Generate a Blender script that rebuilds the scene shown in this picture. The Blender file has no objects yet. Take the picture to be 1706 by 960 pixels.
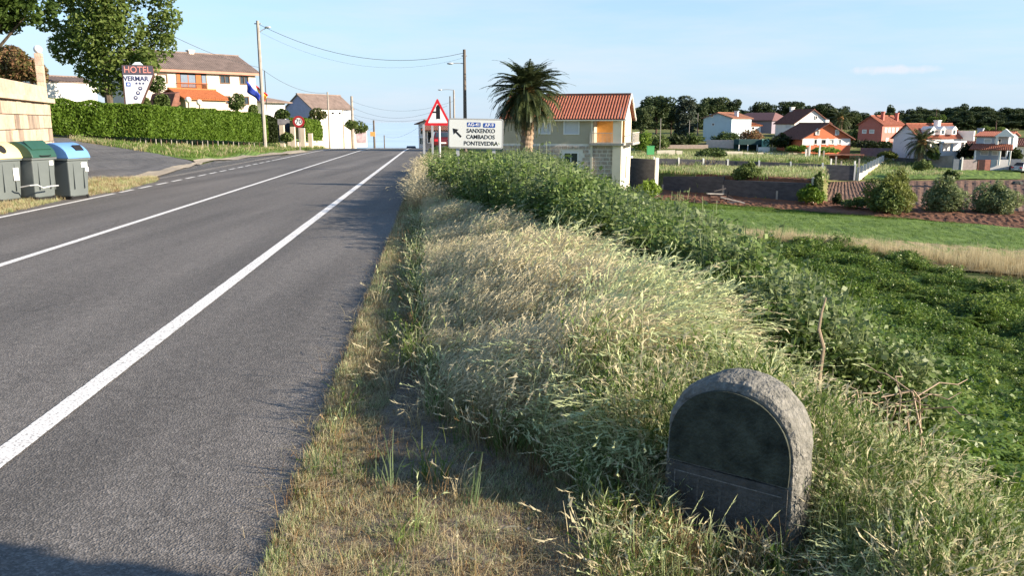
import bpy, math, random
import numpy as np
from mathutils import Vector, Matrix
random.seed(7); RS = np.random.RandomState(7)
S = bpy.context.scene
COL = S.collection
R = math.radians
# ------------------------------------------------------------------ camera
F = 1350.0; CX, CY, YH, HC = 853.0, 480.0, 203.0, 1.85
PITCH = math.atan((CY - YH) / F)
cam_d = bpy.data.cameras.new('camera'); cam = bpy.data.objects.new('camera', cam_d); COL.objects.link(cam)
cam.location = (0, 0, HC); cam.rotation_euler = (math.pi / 2 - PITCH, 0, 0)
cam_d.sensor_width = 36; cam_d.lens = 36 * F / 1706; cam_d.clip_end = 60000; cam_d.clip_start = 0.05
S.camera = cam
# ------------------------------------------------------------------ light
SUN_EL = R(20); SUN_AZ = math.atan2(.956, -.29)          # compass-like: x = sin, y = cos
sd = Vector((math.sin(SUN_AZ) * math.cos(SUN_EL), math.cos(SUN_AZ) * math.cos(SUN_EL), math.sin(SUN_EL)))
W = bpy.data.worlds.new('World'); S.world = W; W.use_nodes = True
nt = W.node_tree; nt.nodes.clear()
out = nt.nodes.new('ShaderNodeOutputWorld'); bg = nt.nodes.new('ShaderNodeBackground'); bg.inputs[1].default_value = .084
sky = nt.nodes.new('ShaderNodeTexSky'); sky.sky_type = 'NISHITA'; sky.sun_disc = False
sky.sun_elevation = SUN_EL; sky.sun_rotation = SUN_AZ; sky.altitude = 50; sky.air_density = 1.0; sky.dust_density = 0.0; sky.ozone_density = 3.0
tc = nt.nodes.new('ShaderNodeTexCoord'); sep = nt.nodes.new('ShaderNodeSeparateXYZ'); nt.links.new(tc.outputs['Generated'], sep.inputs[0])
mp = nt.nodes.new('ShaderNodeMapping'); mp.inputs['Scale'].default_value = (2.2, 2.2, 16); nt.links.new(tc.outputs['Generated'], mp.inputs[0])
nz = nt.nodes.new('ShaderNodeTexNoise'); nz.inputs['Scale'].default_value = 2.0; nz.inputs['Detail'].default_value = 7; nz.inputs['Roughness'].default_value = .6
nt.links.new(mp.outputs[0], nz.inputs['Vector'])
cr = nt.nodes.new('ShaderNodeMapRange'); cr.inputs[1].default_value = .42; cr.inputs[2].default_value = .80; cr.inputs[3].default_value = .0; cr.inputs[4].default_value = .6
nt.links.new(nz.outputs[0], cr.inputs[0])
el = nt.nodes.new('ShaderNodeMapRange'); el.inputs[1].default_value = .30; el.inputs[2].default_value = .02
nt.links.new(sep.outputs[2], el.inputs[0])
mu = nt.nodes.new('ShaderNodeMath'); mu.operation = 'MULTIPLY'; nt.links.new(cr.outputs[0], mu.inputs[0]); nt.links.new(el.outputs[0], mu.inputs[1])
# one small flat cloud low over the wood
def _dir(px, py):
    xc = (px - CX) / F; yc = -(py - CY) / F
    v = Vector((xc, math.cos(PITCH) + math.sin(PITCH) * yc, -math.sin(PITCH) + math.cos(PITCH) * yc)); return v
cv = _dir(1492, 116).normalized()
sb = nt.nodes.new('ShaderNodeVectorMath'); sb.operation = 'SUBTRACT'; sb.inputs[1].default_value = cv; nt.links.new(tc.outputs['Generated'], sb.inputs[0])
nz2 = nt.nodes.new('ShaderNodeTexNoise'); nz2.inputs['Scale'].default_value = 60; nz2.inputs['Detail'].default_value = 5; nt.links.new(tc.outputs['Generated'], nz2.inputs['Vector'])
dv = nt.nodes.new('ShaderNodeVectorMath'); dv.operation = 'MULTIPLY'; dv.inputs[1].default_value = (25, 25, 190); nt.links.new(sb.outputs[0], dv.inputs[0])
ln = nt.nodes.new('ShaderNodeVectorMath'); ln.operation = 'LENGTH'; nt.links.new(dv.outputs[0], ln.inputs[0])
ad = nt.nodes.new('ShaderNodeMath'); ad.operation = 'MULTIPLY_ADD'; ad.inputs[1].default_value = 1.6; nt.links.new(nz2.outputs[0], ad.inputs[0]); nt.links.new(ln.outputs['Value'], ad.inputs[2])
cm = nt.nodes.new('ShaderNodeMapRange'); cm.inputs[1].default_value = 1.9; cm.inputs[2].default_value = 1.2; cm.inputs[4].default_value = .75; nt.links.new(ad.outputs[0], cm.inputs[0])
mx0 = nt.nodes.new('ShaderNodeMath'); mx0.operation = 'MAXIMUM'; nt.links.new(mu.outputs[0], mx0.inputs[0]); nt.links.new(cm.outputs[0], mx0.inputs[1])
hz_ = nt.nodes.new('ShaderNodeMapRange'); hz_.interpolation_type = 'SMOOTHSTEP'; hz_.inputs[1].default_value = .24; hz_.inputs[2].default_value = -.02; hz_.inputs[3].default_value = .15; hz_.inputs[4].default_value = .85; nt.links.new(sep.outputs[2], hz_.inputs[0])
hm = nt.nodes.new('ShaderNodeMix'); hm.data_type = 'RGBA'; hm.inputs[7].default_value = (2.2, 3.08, 4.25, 1); nt.links.new(hz_.outputs[0], hm.inputs[0]); nt.links.new(sky.outputs[0], hm.inputs[6])
mixc = nt.nodes.new('ShaderNodeMix'); mixc.data_type = 'RGBA'; mixc.inputs[7].default_value = (3.9, 4.05, 4.45, 1)
nt.links.new(mx0.outputs[0], mixc.inputs[0]); nt.links.new(hm.outputs[2], mixc.inputs[6])
nt.links.new(mixc.outputs[2], bg.inputs[0]); nt.links.new(bg.outputs[0], out.inputs[0])
sl = bpy.data.lights.new('sun', 'SUN'); sl.energy = 5.0; sl.angle = R(.5); sl.color = (1, .86, .68)
so = bpy.data.objects.new('sun', sl); COL.objects.link(so); so.rotation_euler = sd.to_track_quat('Z', 'Y').to_euler(); so.location = (20, -10, 30)
S.view_settings.view_transform = 'Standard'; S.view_settings.look = 'None'; S.view_settings.exposure = 1.42; S.view_settings.gamma = 1
try:
    S.cycles.max_bounces = 6; S.cycles.transparent_max_bounces = 8; S.cycles.diffuse_bounces = 3
except Exception: pass
# ------------------------------------------------------------------ placing helpers
def P(px, py, D):
    d = _dir(px, py); t = D / d.y; return Vector((d.x * t, D, HC + d.z * t))
def Z(py, D): return P(CX, py, D).z
LA = R(5.2); CL, SL_ = math.cos(LA), math.sin(LA)
def lat(x, y): return x * CL + y * SL_
def lon(x, y): return -x * SL_ + y * CL
def XY(la, lo): return (la * CL - lo * SL_, la * SL_ + lo * CL)
EDGE = -.75
def sm(t): t = np.clip(t, 0, 1); return t * t * (3 - 2 * t)
def zroad(v):
    v = np.asarray(v, float)
    b = np.clip(v - 60, 0, 60)
    return np.maximum(-.005 * v - .0006 * b * b - np.clip(v - 120, 0, 1e9) * .072, -60)
WA, WB = (17.2, 92.0), (29.6, 77.5)                      # line of the dark terrace wall
def past_wall(x, y):
    dx, dy = WB[0] - WA[0], WB[1] - WA[1]; L = math.hypot(dx, dy)
    return (dx * (y - WA[1]) - dy * (x - WA[0])) / L
def field(x, y):
    px = CX + F * x / np.maximum(y, 1)
    fb = np.interp(y, [88, 105, 115, 125, 138, 160, 200, 420, 1500], [-6, -5.4, -4.7, -3.9, -2.95, -1.2, 0, 1, -40])
    fa = np.interp(y, [103.5, 104.6, 125, 140, 160, 200, 420, 1500], [-3.9, -3.1, -3.2, -1.9, -.8, 0, 1, -40])
    tw = sm((past_wall(x, y) - .9) / .5) * sm((1372 - px) / 8)
    f = fb * (1 - tw) + fa * tw
    yy = sm((y - 100) / 8) * sm((1450 - px) / 30)
    return f
def _bump(x, y):
    return .05 * np.sin(x * 1.3 + .7 * np.sin(y * .9)) * np.cos(y * 1.1 + .4 * x) + .02 * np.sin(5.1 * x + 2 * np.sin(3.3 * y)) * np.sin(4.3 * y)
def tz(x, y):
    x = np.asarray(x, float); y = np.asarray(y, float)
    la, v = lat(x, y), lon(x, y); zr = zroad(v)
    U = la - EDGE
    emb = np.interp(U, [0, .25, 1.8, 3.2, 6, 10, 14, 20], [0, -.03, -.02, -.25, -1.7, -3.7, -5.1, -6]) / 6.0
    fld = field(x, y)
    zr_ = zr * (1 - sm((U - 4) / 16))
    right = np.where(U < 20, zr_ - emb * np.minimum(fld, -.2) , fld)
    right = np.where(v > 90, right * (1 - sm((v - 90) / 20)) + np.where(U < 30, zr + (fld - zr) * sm((U - 4) / 22), fld) * sm((v - 90) / 20), right)
    e = -(la + 9.9)
    rise = sm((v - 22) / 20)
    left = zr * (1 - sm((e - 3) / 14) * (1 - sm((v - 122) / 35) * sm((70 - e) / 20))) + np.interp(e, [0, 2.0, 5, 10, 25, 60, 200], [0, .03, .45, 1.1, 1.9, 2.2, 2.2]) * (.12 + .88 * rise) * (1 - sm((v - 112) / 40) * sm((60 - e) / 20))
    left = np.where(v > 300, left - (v - 300) * .07 * 1.0, left)
    z = np.where(U > 0, right, np.where(e > 0, left, zr - .05))
    off = sm(np.maximum(U - .3, e - .3) / 1.0)
    z = z + _bump(x, y) * off
    return np.maximum(z, -62)
_TS = [2.0]
while _TS[-1] < 600: _TS.append(_TS[-1] + max(.03, _TS[-1] * .004))
_TS = np.array(_TS)
def G(px, py, t0=2.0):
    d = _dir(px, py); X_, Y_, Z_ = d.x * _TS, d.y * _TS, HC + d.z * _TS
    hit = (Z_ < tz(X_, Y_)) & (_TS > t0); i = int(np.argmax(hit)) if hit.any() else len(_TS) - 1
    return Vector((X_[i], Y_[i], float(tz(X_[i], Y_[i]))))
# ------------------------------------------------------------------ materials
MATS = {}
def mat(name, col, rough=.85, var=.12, scale=3.0, bump=0.0, bscale=40, spec=.3, metal=0, col2=None, detail=6, trans=None, kind='noise', stretch=None):
    if name in MATS: return MATS[name]
    m = bpy.data.materials.new(name); m.use_nodes = True; n = m.node_tree; b = n.nodes['Principled BSDF']
    b.inputs['Roughness'].default_value = rough; b.inputs['Metallic'].default_value = metal; b.inputs['Specular IOR Level'].default_value = spec
    tc = n.nodes.new('ShaderNodeTexCoord'); src = tc.outputs['Object']
    if stretch:
        mpn = n.nodes.new('ShaderNodeMapping'); mpn.inputs['Scale'].default_value = stretch; n.links.new(src, mpn.inputs[0]); src = mpn.outputs[0]
    t = n.nodes.new('ShaderNodeTexNoise'); t.inputs['Scale'].default_value = scale; t.inputs['Detail'].default_value = detail; t.inputs['Roughness'].default_value = .65
    n.links.new(src, t.inputs['Vector'])
    r = n.nodes.new('ShaderNodeValToRGB')
    c2 = col2 if col2 else tuple(min(1, c * (1 + var)) for c in col)
    c1 = col if col2 else tuple(c * (1 - var) for c in col)
    r.color_ramp.elements[0].position = .32; r.color_ramp.elements[1].position = .68
    r.color_ramp.elements[0].color = (*c1, 1); r.color_ramp.elements[1].color = (*c2, 1)
    n.links.new(t.outputs[0], r.inputs[0]); n.links.new(r.outputs[0], b.inputs['Base Color'])
    if bump:
        t2 = n.nodes.new('ShaderNodeTexNoise'); t2.inputs['Scale'].default_value = bscale; t2.inputs['Detail'].default_value = 5
        n.links.new(tc.outputs['Object'], t2.inputs['Vector'])
        bp = n.nodes.new('ShaderNodeBump'); bp.inputs['Strength'].default_value = bump; bp.inputs['Distance'].default_value = .02
        n.links.new(t2.outputs[0], bp.inputs['Height']); n.links.new(bp.outputs[0], b.inputs['Normal'])
    MATS[name] = m; return m
def leaf_mat(name, cols, tips=None, rough=.6, trans=.35, rvar=.35):
    """cols: list of colours picked at random per instance / per leaf; tips: colour reached at attribute h = 1"""
    if name in MATS: return MATS[name]
    m = bpy.data.materials.new(name); m.use_nodes = True; n = m.node_tree; b = n.nodes['Principled BSDF']; o = n.nodes['Material Output']
    b.inputs['Roughness'].default_value = rough; b.inputs['Specular IOR Level'].default_value = .25
    at = n.nodes.new('ShaderNodeAttribute'); at.attribute_name = 'rnd'
    oi = n.nodes.new('ShaderNodeObjectInfo')
    ma = n.nodes.new('ShaderNodeMath'); ma.operation = 'MULTIPLY_ADD'; ma.inputs[1].default_value = .55; n.links.new(oi.outputs['Random'], ma.inputs[0])
    mb = n.nodes.new('ShaderNodeMath'); mb.operation = 'MULTIPLY'; mb.inputs[1].default_value = .45; n.links.new(at.outputs['Fac'], mb.inputs[0]); n.links.new(mb.outputs[0], ma.inputs[2])
    r = n.nodes.new('ShaderNodeValToRGB'); cr = r.color_ramp
    while len(cr.elements) < len(cols): cr.elements.new(.5)
    for i, c in enumerate(cols):
        cr.elements[i].position = .12 + .76 * i / max(1, len(cols) - 1); cr.elements[i].color = (*c, 1)
    n.links.new(ma.outputs[0], r.inputs[0]); colout = r.outputs[0]
    if tips:
        ah = n.nodes.new('ShaderNodeAttribute'); ah.attribute_name = 'h'
        mr = n.nodes.new('ShaderNodeMapRange'); mr.inputs[1].default_value = .25; mr.inputs[2].default_value = .95; n.links.new(ah.outputs['Fac'], mr.inputs[0])
        mx = n.nodes.new('ShaderNodeMix'); mx.data_type = 'RGBA'; mx.inputs[7].default_value = (*tips, 1)
        n.links.new(mr.outputs[0], mx.inputs[0]); n.links.new(colout, mx.inputs[6]); colout = mx.outputs[2]
    n.links.new(colout, b.inputs['Base Color'])
    tr = n.nodes.new('ShaderNodeBsdfTranslucent'); n.links.new(colout, tr.inputs[0])
    ms = n.nodes.new('ShaderNodeMixShader'); ms.inputs[0].default_value = trans
    n.links.new(b.outputs[0], ms.inputs[1]); n.links.new(tr.outputs[0], ms.inputs[2]); n.links.new(ms.outputs[0], o.inputs[0])
    MATS[name] = m; return m
def glass(name='window_glass', col=(.03, .045, .06)):
    return mat(name, col, rough=.08, var=.3, scale=.7, spec=.8)
white = mat('white_paint', (.80, .79, .76), var=.05, scale=2, rough=.6)
concrete = mat('concrete', (.34, .32, .29), var=.25, scale=2.5, bump=.3)
darkmetal = mat('dark_metal', (.05, .05, .055), rough=.5, metal=.3)
galv = mat('galvanised_steel', (.48, .49, .50), rough=.45, metal=.35, var=.12, scale=6)
wood_pole = mat('weathered_pole', (.13, .105, .085), var=.3, scale=1.5, bump=.4, stretch=(8, 8, 1))
conc_pole = mat('pale_pole', (.30, .27, .24), var=.2, scale=2)
bark = mat('bark', (.09, .07, .05), var=.4, scale=3, bump=.6, stretch=(3, 3, .6))
pine_bark = mat('pine_bark', (.10, .06, .045), var=.4, scale=3)
# ------------------------------------------------------------------ object helpers
def link(o, parent=None):
    COL.objects.link(o)
    if parent: o.parent = parent
    return o
def empty(name, loc, rz=0, parent=None):
    o = bpy.data.objects.new(name, None); o.location = loc; o.rotation_euler = (0, 0, rz); o.empty_display_size = .3
    return link(o, parent)
def tag(o, label=None, cat=None, group=None, kind=None):
    if label: o['label'] = label
    if cat: o['category'] = cat
    if group: o['group'] = group
    if kind: o['kind'] = kind
    return o
def copy_tree(o, parent=None):
    c = o.copy(); COL.objects.link(c); c.parent = parent
    for ch in list(o.children): copy_tree(ch, c)
    return c
class MB:
    def __init__(s): s.v = []; s.f = []
    def add(s, vs, fs):
        k = len(s.v); s.v += [tuple(v) for v in vs]; s.f += [tuple(i + k for i in f) for f in fs]; return s
    def box(s, x0, x1, y0, y1, z0, z1, M=None, taper=0):
        if x0 > x1: x0, x1 = x1, x0
        if y0 > y1: y0, y1 = y1, y0
        if z0 > z1: z0, z1 = z1, z0
        t = taper
        vs = [(x0 + t, y0 + t, z0), (x1 - t, y0 + t, z0), (x1 - t, y1 - t, z0), (x0 + t, y1 - t, z0), (x0, y0, z1), (x1, y0, z1), (x1, y1, z1), (x0, y1, z1)]
        if M: vs = [M @ Vector(v) for v in vs]
        return s.add(vs, [(3, 2, 1, 0), (4, 5, 6, 7), (0, 1, 5, 4), (1, 2, 6, 5), (2, 3, 7, 6), (3, 0, 4, 7)])
    def tube(s, pts, radii, n=8, cap=True):
        pts = [Vector(p) for p in pts]
        if not hasattr(radii, '__len__'): radii = [radii] * len(pts)
        rings = []; k = len(s.v); prev = None
        for i, p in enumerate(pts):
            d = (pts[min(i + 1, len(pts) - 1)] - pts[max(i - 1, 0)]).normalized()
            a = prev if prev else (Vector((1, 0, 0)) if abs(d.x) < .9 else Vector((0, 1, 0)))
            a = (a - d * a.dot(d)).normalized(); prev = a; b = d.cross(a)
            for j in range(n):
                t = 2 * math.pi * j / n; s.v.append(tuple(p + (a * math.cos(t) + b * math.sin(t)) * radii[i]))
        for i in range(len(pts) - 1):
            for j in range(n):
                s.f.append((k + i * n + j, k + i * n + (j + 1) % n, k + (i + 1) * n + (j + 1) % n, k + (i + 1) * n + j))
        if cap:
            s.f.append(tuple(k + j for j in range(n))[::-1]); s.f.append(tuple(k + (len(pts) - 1) * n + j for j in range(n)))
        return s
    def prism(s, prof, y0, y1, M=None):
        """profile in x,z extruded along y"""
        n = len(prof)
        vs = [(x, y0, z) for x, z in prof] + [(x, y1, z) for x, z in prof]
        if M: vs = [M @ Vector(v) for v in vs]
        fs = [tuple(range(n)), tuple(range(2 * n - 1, n - 1, -1))] + [(i + n, (i + 1) % n + n, (i + 1) % n, i) for i in range(n)]
        return s.add(vs, fs)
    def sphere(s, c, r, n=10, m=7, sc=(1, 1, 1)):
        k = len(s.v); c = Vector(c)
        for i in range(m + 1):
            ph = math.pi * i / m
            for j in range(n):
                t = 2 * math.pi * j / n
                s.v.append((c.x + r * sc[0] * math.sin(ph) * math.cos(t), c.y + r * sc[1] * math.sin(ph) * math.sin(t), c.z + r * sc[2] * math.cos(ph)))
        for i in range(m):
            for j in range(n):
                s.f.append((k + i * n + j, k + (i + 1) * n + j, k + (i + 1) * n + (j + 1) % n, k + i * n + (j + 1) % n))
        return s
    def mesh(s, name, m=None, smooth=False):
        me = bpy.data.meshes.new(name); me.from_pydata(s.v, [], s.f); 
        if m: me.materials.append(m)
        if smooth:
            me.polygons.foreach_set('use_smooth', [True] * len(me.polygons))
        me.update(); return me
    def build(s, name, m, parent=None, smooth=False, bevel=0):
        o = bpy.data.objects.new(name, s.mesh(name, m, smooth)); link(o, parent)
        if bevel:
            md = o.modifiers.new('bevel', 'BEVEL'); md.width = bevel; md.segments = 2; md.limit_method = 'ANGLE'
        return o
def fast_mesh(name, V, n_per, m, attrs=None, smooth=False):
    """V (N*n_per,3) vertices, every n_per vertices one face"""
    V = np.asarray(V, np.float32).reshape(-1, 3); nf = len(V) // n_per
    me = bpy.data.meshes.new(name); me.vertices.add(len(V)); me.vertices.foreach_set('co', V.ravel())
    me.loops.add(len(V)); me.loops.foreach_set('vertex_index', np.arange(len(V), dtype=np.int32))
    me.polygons.add(nf); me.polygons.foreach_set('loop_start', np.arange(0, len(V), n_per, dtype=np.int32))
    if attrs:
        for k, a in attrs.items():
            at = me.attributes.new(k, 'FLOAT', 'POINT'); at.data.foreach_set('value', np.asarray(a, np.float32))
    if m: me.materials.append(m)
    me.update(calc_edges=True); me.validate(); return me
def leaf_quads(C, size, rs=RS, up=.3, aspect=1.8, shape='quad'):
    """random leaf-like rhombs around centres C"""
    N = len(C); C = np.asarray(C)
    nrm = rs.normal(size=(N, 3)); nrm[:, 2] = np.abs(nrm[:, 2]) + up; nrm /= np.linalg.norm(nrm, axis=1)[:, None]
    a = rs.normal(size=(N, 3)); a -= nrm * (a * nrm).sum(1)[:, None]; a /= np.linalg.norm(a, axis=1)[:, None]
    b = np.cross(nrm, a)
    s = (size * (.6 + .8 * rs.rand(N)))[:, None]
    V = np.stack([C - a * s * .5 * aspect, C + b * s * .5, C + a * s * .5 * aspect, C - b * s * .5], 1)
    return V.reshape(-1, 3), np.repeat(rs.rand(N), 4)
def sheet(name, rows, m, kind='structure', parent=None, uv=None):
    """rows: list of equal-length lists of points"""
    nr, nc = len(rows), len(rows[0]); v = [tuple(p) for r in rows for p in r]
    f = [(i * nc + j, i * nc + j + 1, (i + 1) * nc + j + 1, (i + 1) * nc + j) for i in range(nr - 1) for j in range(nc - 1)]
    me = bpy.data.meshes.new(name); me.from_pydata(v, [], f)
    if m: me.materials.append(m)
    me.update()
    if me.polygons and sum(p.normal.z for p in me.polygons) < 0: me.flip_normals()
    o = bpy.data.objects.new(name, me); link(o, parent)
    if kind: o['kind'] = kind
    return o
def patch(name, corners, nu, nv, m, lift=.03, furrow=None, kind='structure', rough=0):
    """corners: 4 world xy, sheet following the terrain"""
    c = [Vector((q[0], q[1])) for q in corners]; rows = []
    T_, S__ = np.meshgrid(np.arange(nv + 1) / nv, np.arange(nu + 1) / nu, indexing='ij')
    def _l(k): return (c[0][k] * (1 - S__) + c[1][k] * S__) * (1 - T_) + (c[3][k] * (1 - S__) + c[2][k] * S__) * T_
    ZZ = tz(_l(0), _l(1))
    for i in range(nv + 1):
        r = []; t = i / nv
        for j in range(nu + 1):
            s_ = j / nu; q = c[0].lerp(c[1], s_).lerp(c[3].lerp(c[2], s_), t)
            z = float(ZZ[i, j]) + lift
            edge = min(1, 4 * min(s_, 1 - s_, t, 1 - t) * 4)
            if furrow: z += edge * furrow[0] * math.sin((s_ if furrow[2] == 'u' else t) * furrow[1] * 2 * math.pi)
            if rough: z += edge * random.uniform(0, rough)
            r.append((q.x, q.y, z))
        rows.append(r)
    return sheet(name, rows, m, kind)
def text_mesh(name, body, size, m, parent, loc, rot, extr=.002, align='CENTER', bold=0, sx=1.0):
    cu = bpy.data.curves.new(name, 'FONT'); cu.body = body; cu.size = size; cu.align_x = align; cu.align_y = 'CENTER'; cu.extrude = extr; cu.offset = bold
    cu.resolution_u = 3
    t = bpy.data.objects.new(name, cu); COL.objects.link(t)
    dg = bpy.context.evaluated_depsgraph_get(); me = bpy.data.meshes.new_from_object(t.evaluated_get(dg)); bpy.data.objects.remove(t)
    me.materials.clear(); me.materials.append(m)
    o = bpy.data.objects.new(name, me); link(o, parent); o.location = loc; o.rotation_euler = rot; o.scale = (sx, 1, 1); return o
# geometry-nodes scatter (stuff only)
def scatter(name, protos, pts, rz, sc, label, cat, tilt=None):
    col = bpy.data.collections.new('proto_' + name)
    for i, me in enumerate(protos):
        o = bpy.data.objects.new('%s_proto%02d' % (name, i), me); col.objects.link(o)
    N = len(pts); me = bpy.data.meshes.new(name); me.vertices.add(N); me.vertices.foreach_set('co', np.asarray(pts, np.float32).ravel())
    rot = np.zeros((N, 3), np.float32); rot[:, 2] = rz
    if tilt is not None: rot[:, 0] = tilt[:, 0]; rot[:, 1] = tilt[:, 1]
    a = me.attributes.new('rot', 'FLOAT_VECTOR', 'POINT'); a.data.foreach_set('vector', rot.ravel())
    a = me.attributes.new('scl', 'FLOAT', 'POINT'); a.data.foreach_set('value', np.asarray(sc, np.float32))
    a = me.attributes.new('pick', 'INT', 'POINT'); a.data.foreach_set('value', RS.randint(0, len(protos), N).astype(np.int32))
    o = bpy.data.objects.new(name, me); link(o); tag(o, label, cat, kind='stuff')
    g = bpy.data.node_groups.new('gn_' + name, 'GeometryNodeTree')
    g.interface.new_socket('Geometry', in_out='INPUT', socket_type='NodeSocketGeometry'); g.interface.new_socket('Geometry', in_out='OUTPUT', socket_type='NodeSocketGeometry')
    gi = g.nodes.new('NodeGroupInput'); go = g.nodes.new('NodeGroupOutput')
    ip = g.nodes.new('GeometryNodeInstanceOnPoints'); ci = g.nodes.new('GeometryNodeCollectionInfo')
    ci.inputs['Collection'].default_value = col; ci.inputs['Separate Children'].default_value = True; ci.inputs['Reset Children'].default_value = True
    def na(nm, t):
        q = g.nodes.new('GeometryNodeInputNamedAttribute'); q.data_type = t; q.inputs['Name'].default_value = nm; return q.outputs['Attribute']
    g.links.new(gi.outputs[0], ip.inputs['Points']); g.links.new(ci.outputs[0], ip.inputs['Instance']); ip.inputs['Pick Instance'].default_value = True
    g.links.new(na('pick', 'INT'), ip.inputs['Instance Index']); 
    er = g.nodes.new('FunctionNodeEulerToRotation'); g.links.new(na('rot', 'FLOAT_VECTOR'), er.inputs[0]); g.links.new(er.outputs[0], ip.inputs['Rotation'])
    g.links.new(na('scl', 'FLOAT'), ip.inputs['Scale']); g.links.new(ip.outputs[0], go.inputs[0])
    md = o.modifiers.new('scatter', 'NODES'); md.node_group = g
    return o
# ================================================================== terrain, road, fields
def axis(segs):
    a = []
    for s0, s1, st in segs: a += list(np.arange(s0, s1, st))
    return np.array(a + [segs[-1][1]])
def ground_mat():
    m = bpy.data.materials.new('ground_cover'); m.use_nodes = True; n = m.node_tree; b = n.nodes['Principled BSDF']; b.inputs['Roughness'].default_value = .95
    b.inputs['Specular IOR Level'].default_value = .1
    g = n.nodes.new('ShaderNodeNewGeometry')
    t = n.nodes.new('ShaderNodeTexNoise'); t.inputs['Scale'].default_value = .22; t.inputs['Detail'].default_value = 9; t.inputs['Roughness'].default_value = .7; n.links.new(g.outputs['Position'], t.inputs['Vector'])
    r = n.nodes.new('ShaderNodeValToRGB'); cr = r.color_ramp; cr.elements.new(.5)
    for e, (p, c) in zip(cr.elements, [(.36, (.055, .085, .02, 1)), (.5, (.12, .14, .045, 1)), (.64, (.24, .2, .1, 1))]): e.position = p; e.color = c
    n.links.new(t.outputs[0], r.inputs[0]); n.links.new(r.outputs[0], b.inputs['Base Color'])
    t2 = n.nodes.new('ShaderNodeTexNoise'); t2.inputs['Scale'].default_value = 3; t2.inputs['Detail'].default_value = 8; n.links.new(g.outputs['Position'], t2.inputs['Vector'])
    bp = n.nodes.new('ShaderNodeBump'); bp.inputs['Distance'].default_value = .15; bp.inputs['Strength'].default_value = .6; n.links.new(t2.outputs[0], bp.inputs['Height']); n.links.new(bp.outputs[0], b.inputs['Normal'])
    return m
xs = axis([(-420, -80, 12), (-80, -26, 2.5), (-26, -12, 1), (-12, -3, .5), (-3, 5, .14), (5, 12, .4), (12, 40, .8), (40, 110, 2.5), (110, 520, 14)])
ys = axis([(-40, 0, 4), (0, 2.4, .4), (2.4, 12, .14), (12, 40, .5), (40, 130, .8), (130, 240, 3), (240, 700, 14), (700, 1400, 60)])
X, Y = np.meshgrid(xs, ys); Zg = tz(X, Y)
me = bpy.data.meshes.new('ground'); nv, nu = X.shape
co = np.stack([X, Y, Zg], -1).reshape(-1, 3).astype(np.float32)
i0 = (np.arange(nv - 1)[:, None] * nu + np.arange(nu - 1)[None]).ravel()
fc = np.stack([i0, i0 + 1, i0 + nu + 1, i0 + nu], 1)
me.vertices.add(len(co)); me.vertices.foreach_set('co', co.ravel()); me.loops.add(fc.size); me.loops.foreach_set('vertex_index', fc.ravel().astype(np.int32))
me.polygons.add(len(fc)); me.polygons.foreach_set('loop_start', np.arange(0, fc.size, 4, dtype=np.int32)); me.polygons.foreach_set('use_smooth', np.ones(len(fc), bool))
me.materials.append(ground_mat()); me.update(calc_edges=True)
gr = bpy.data.objects.new('ground', me); link(gr); gr['kind'] = 'structure'
# sea
sea = mat('hazed_sea_water', (.45, .57, .68), rough=.25, var=.15, scale=.002, spec=.5, bump=.3, bscale=.05)  # pale base colour stands in for haze over the distant water
sheet('sea', [[(-40000, 900, -50), (40000, 900, -50)], [(-40000, 60000, -50), (40000, 60000, -50)]], sea)
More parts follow.
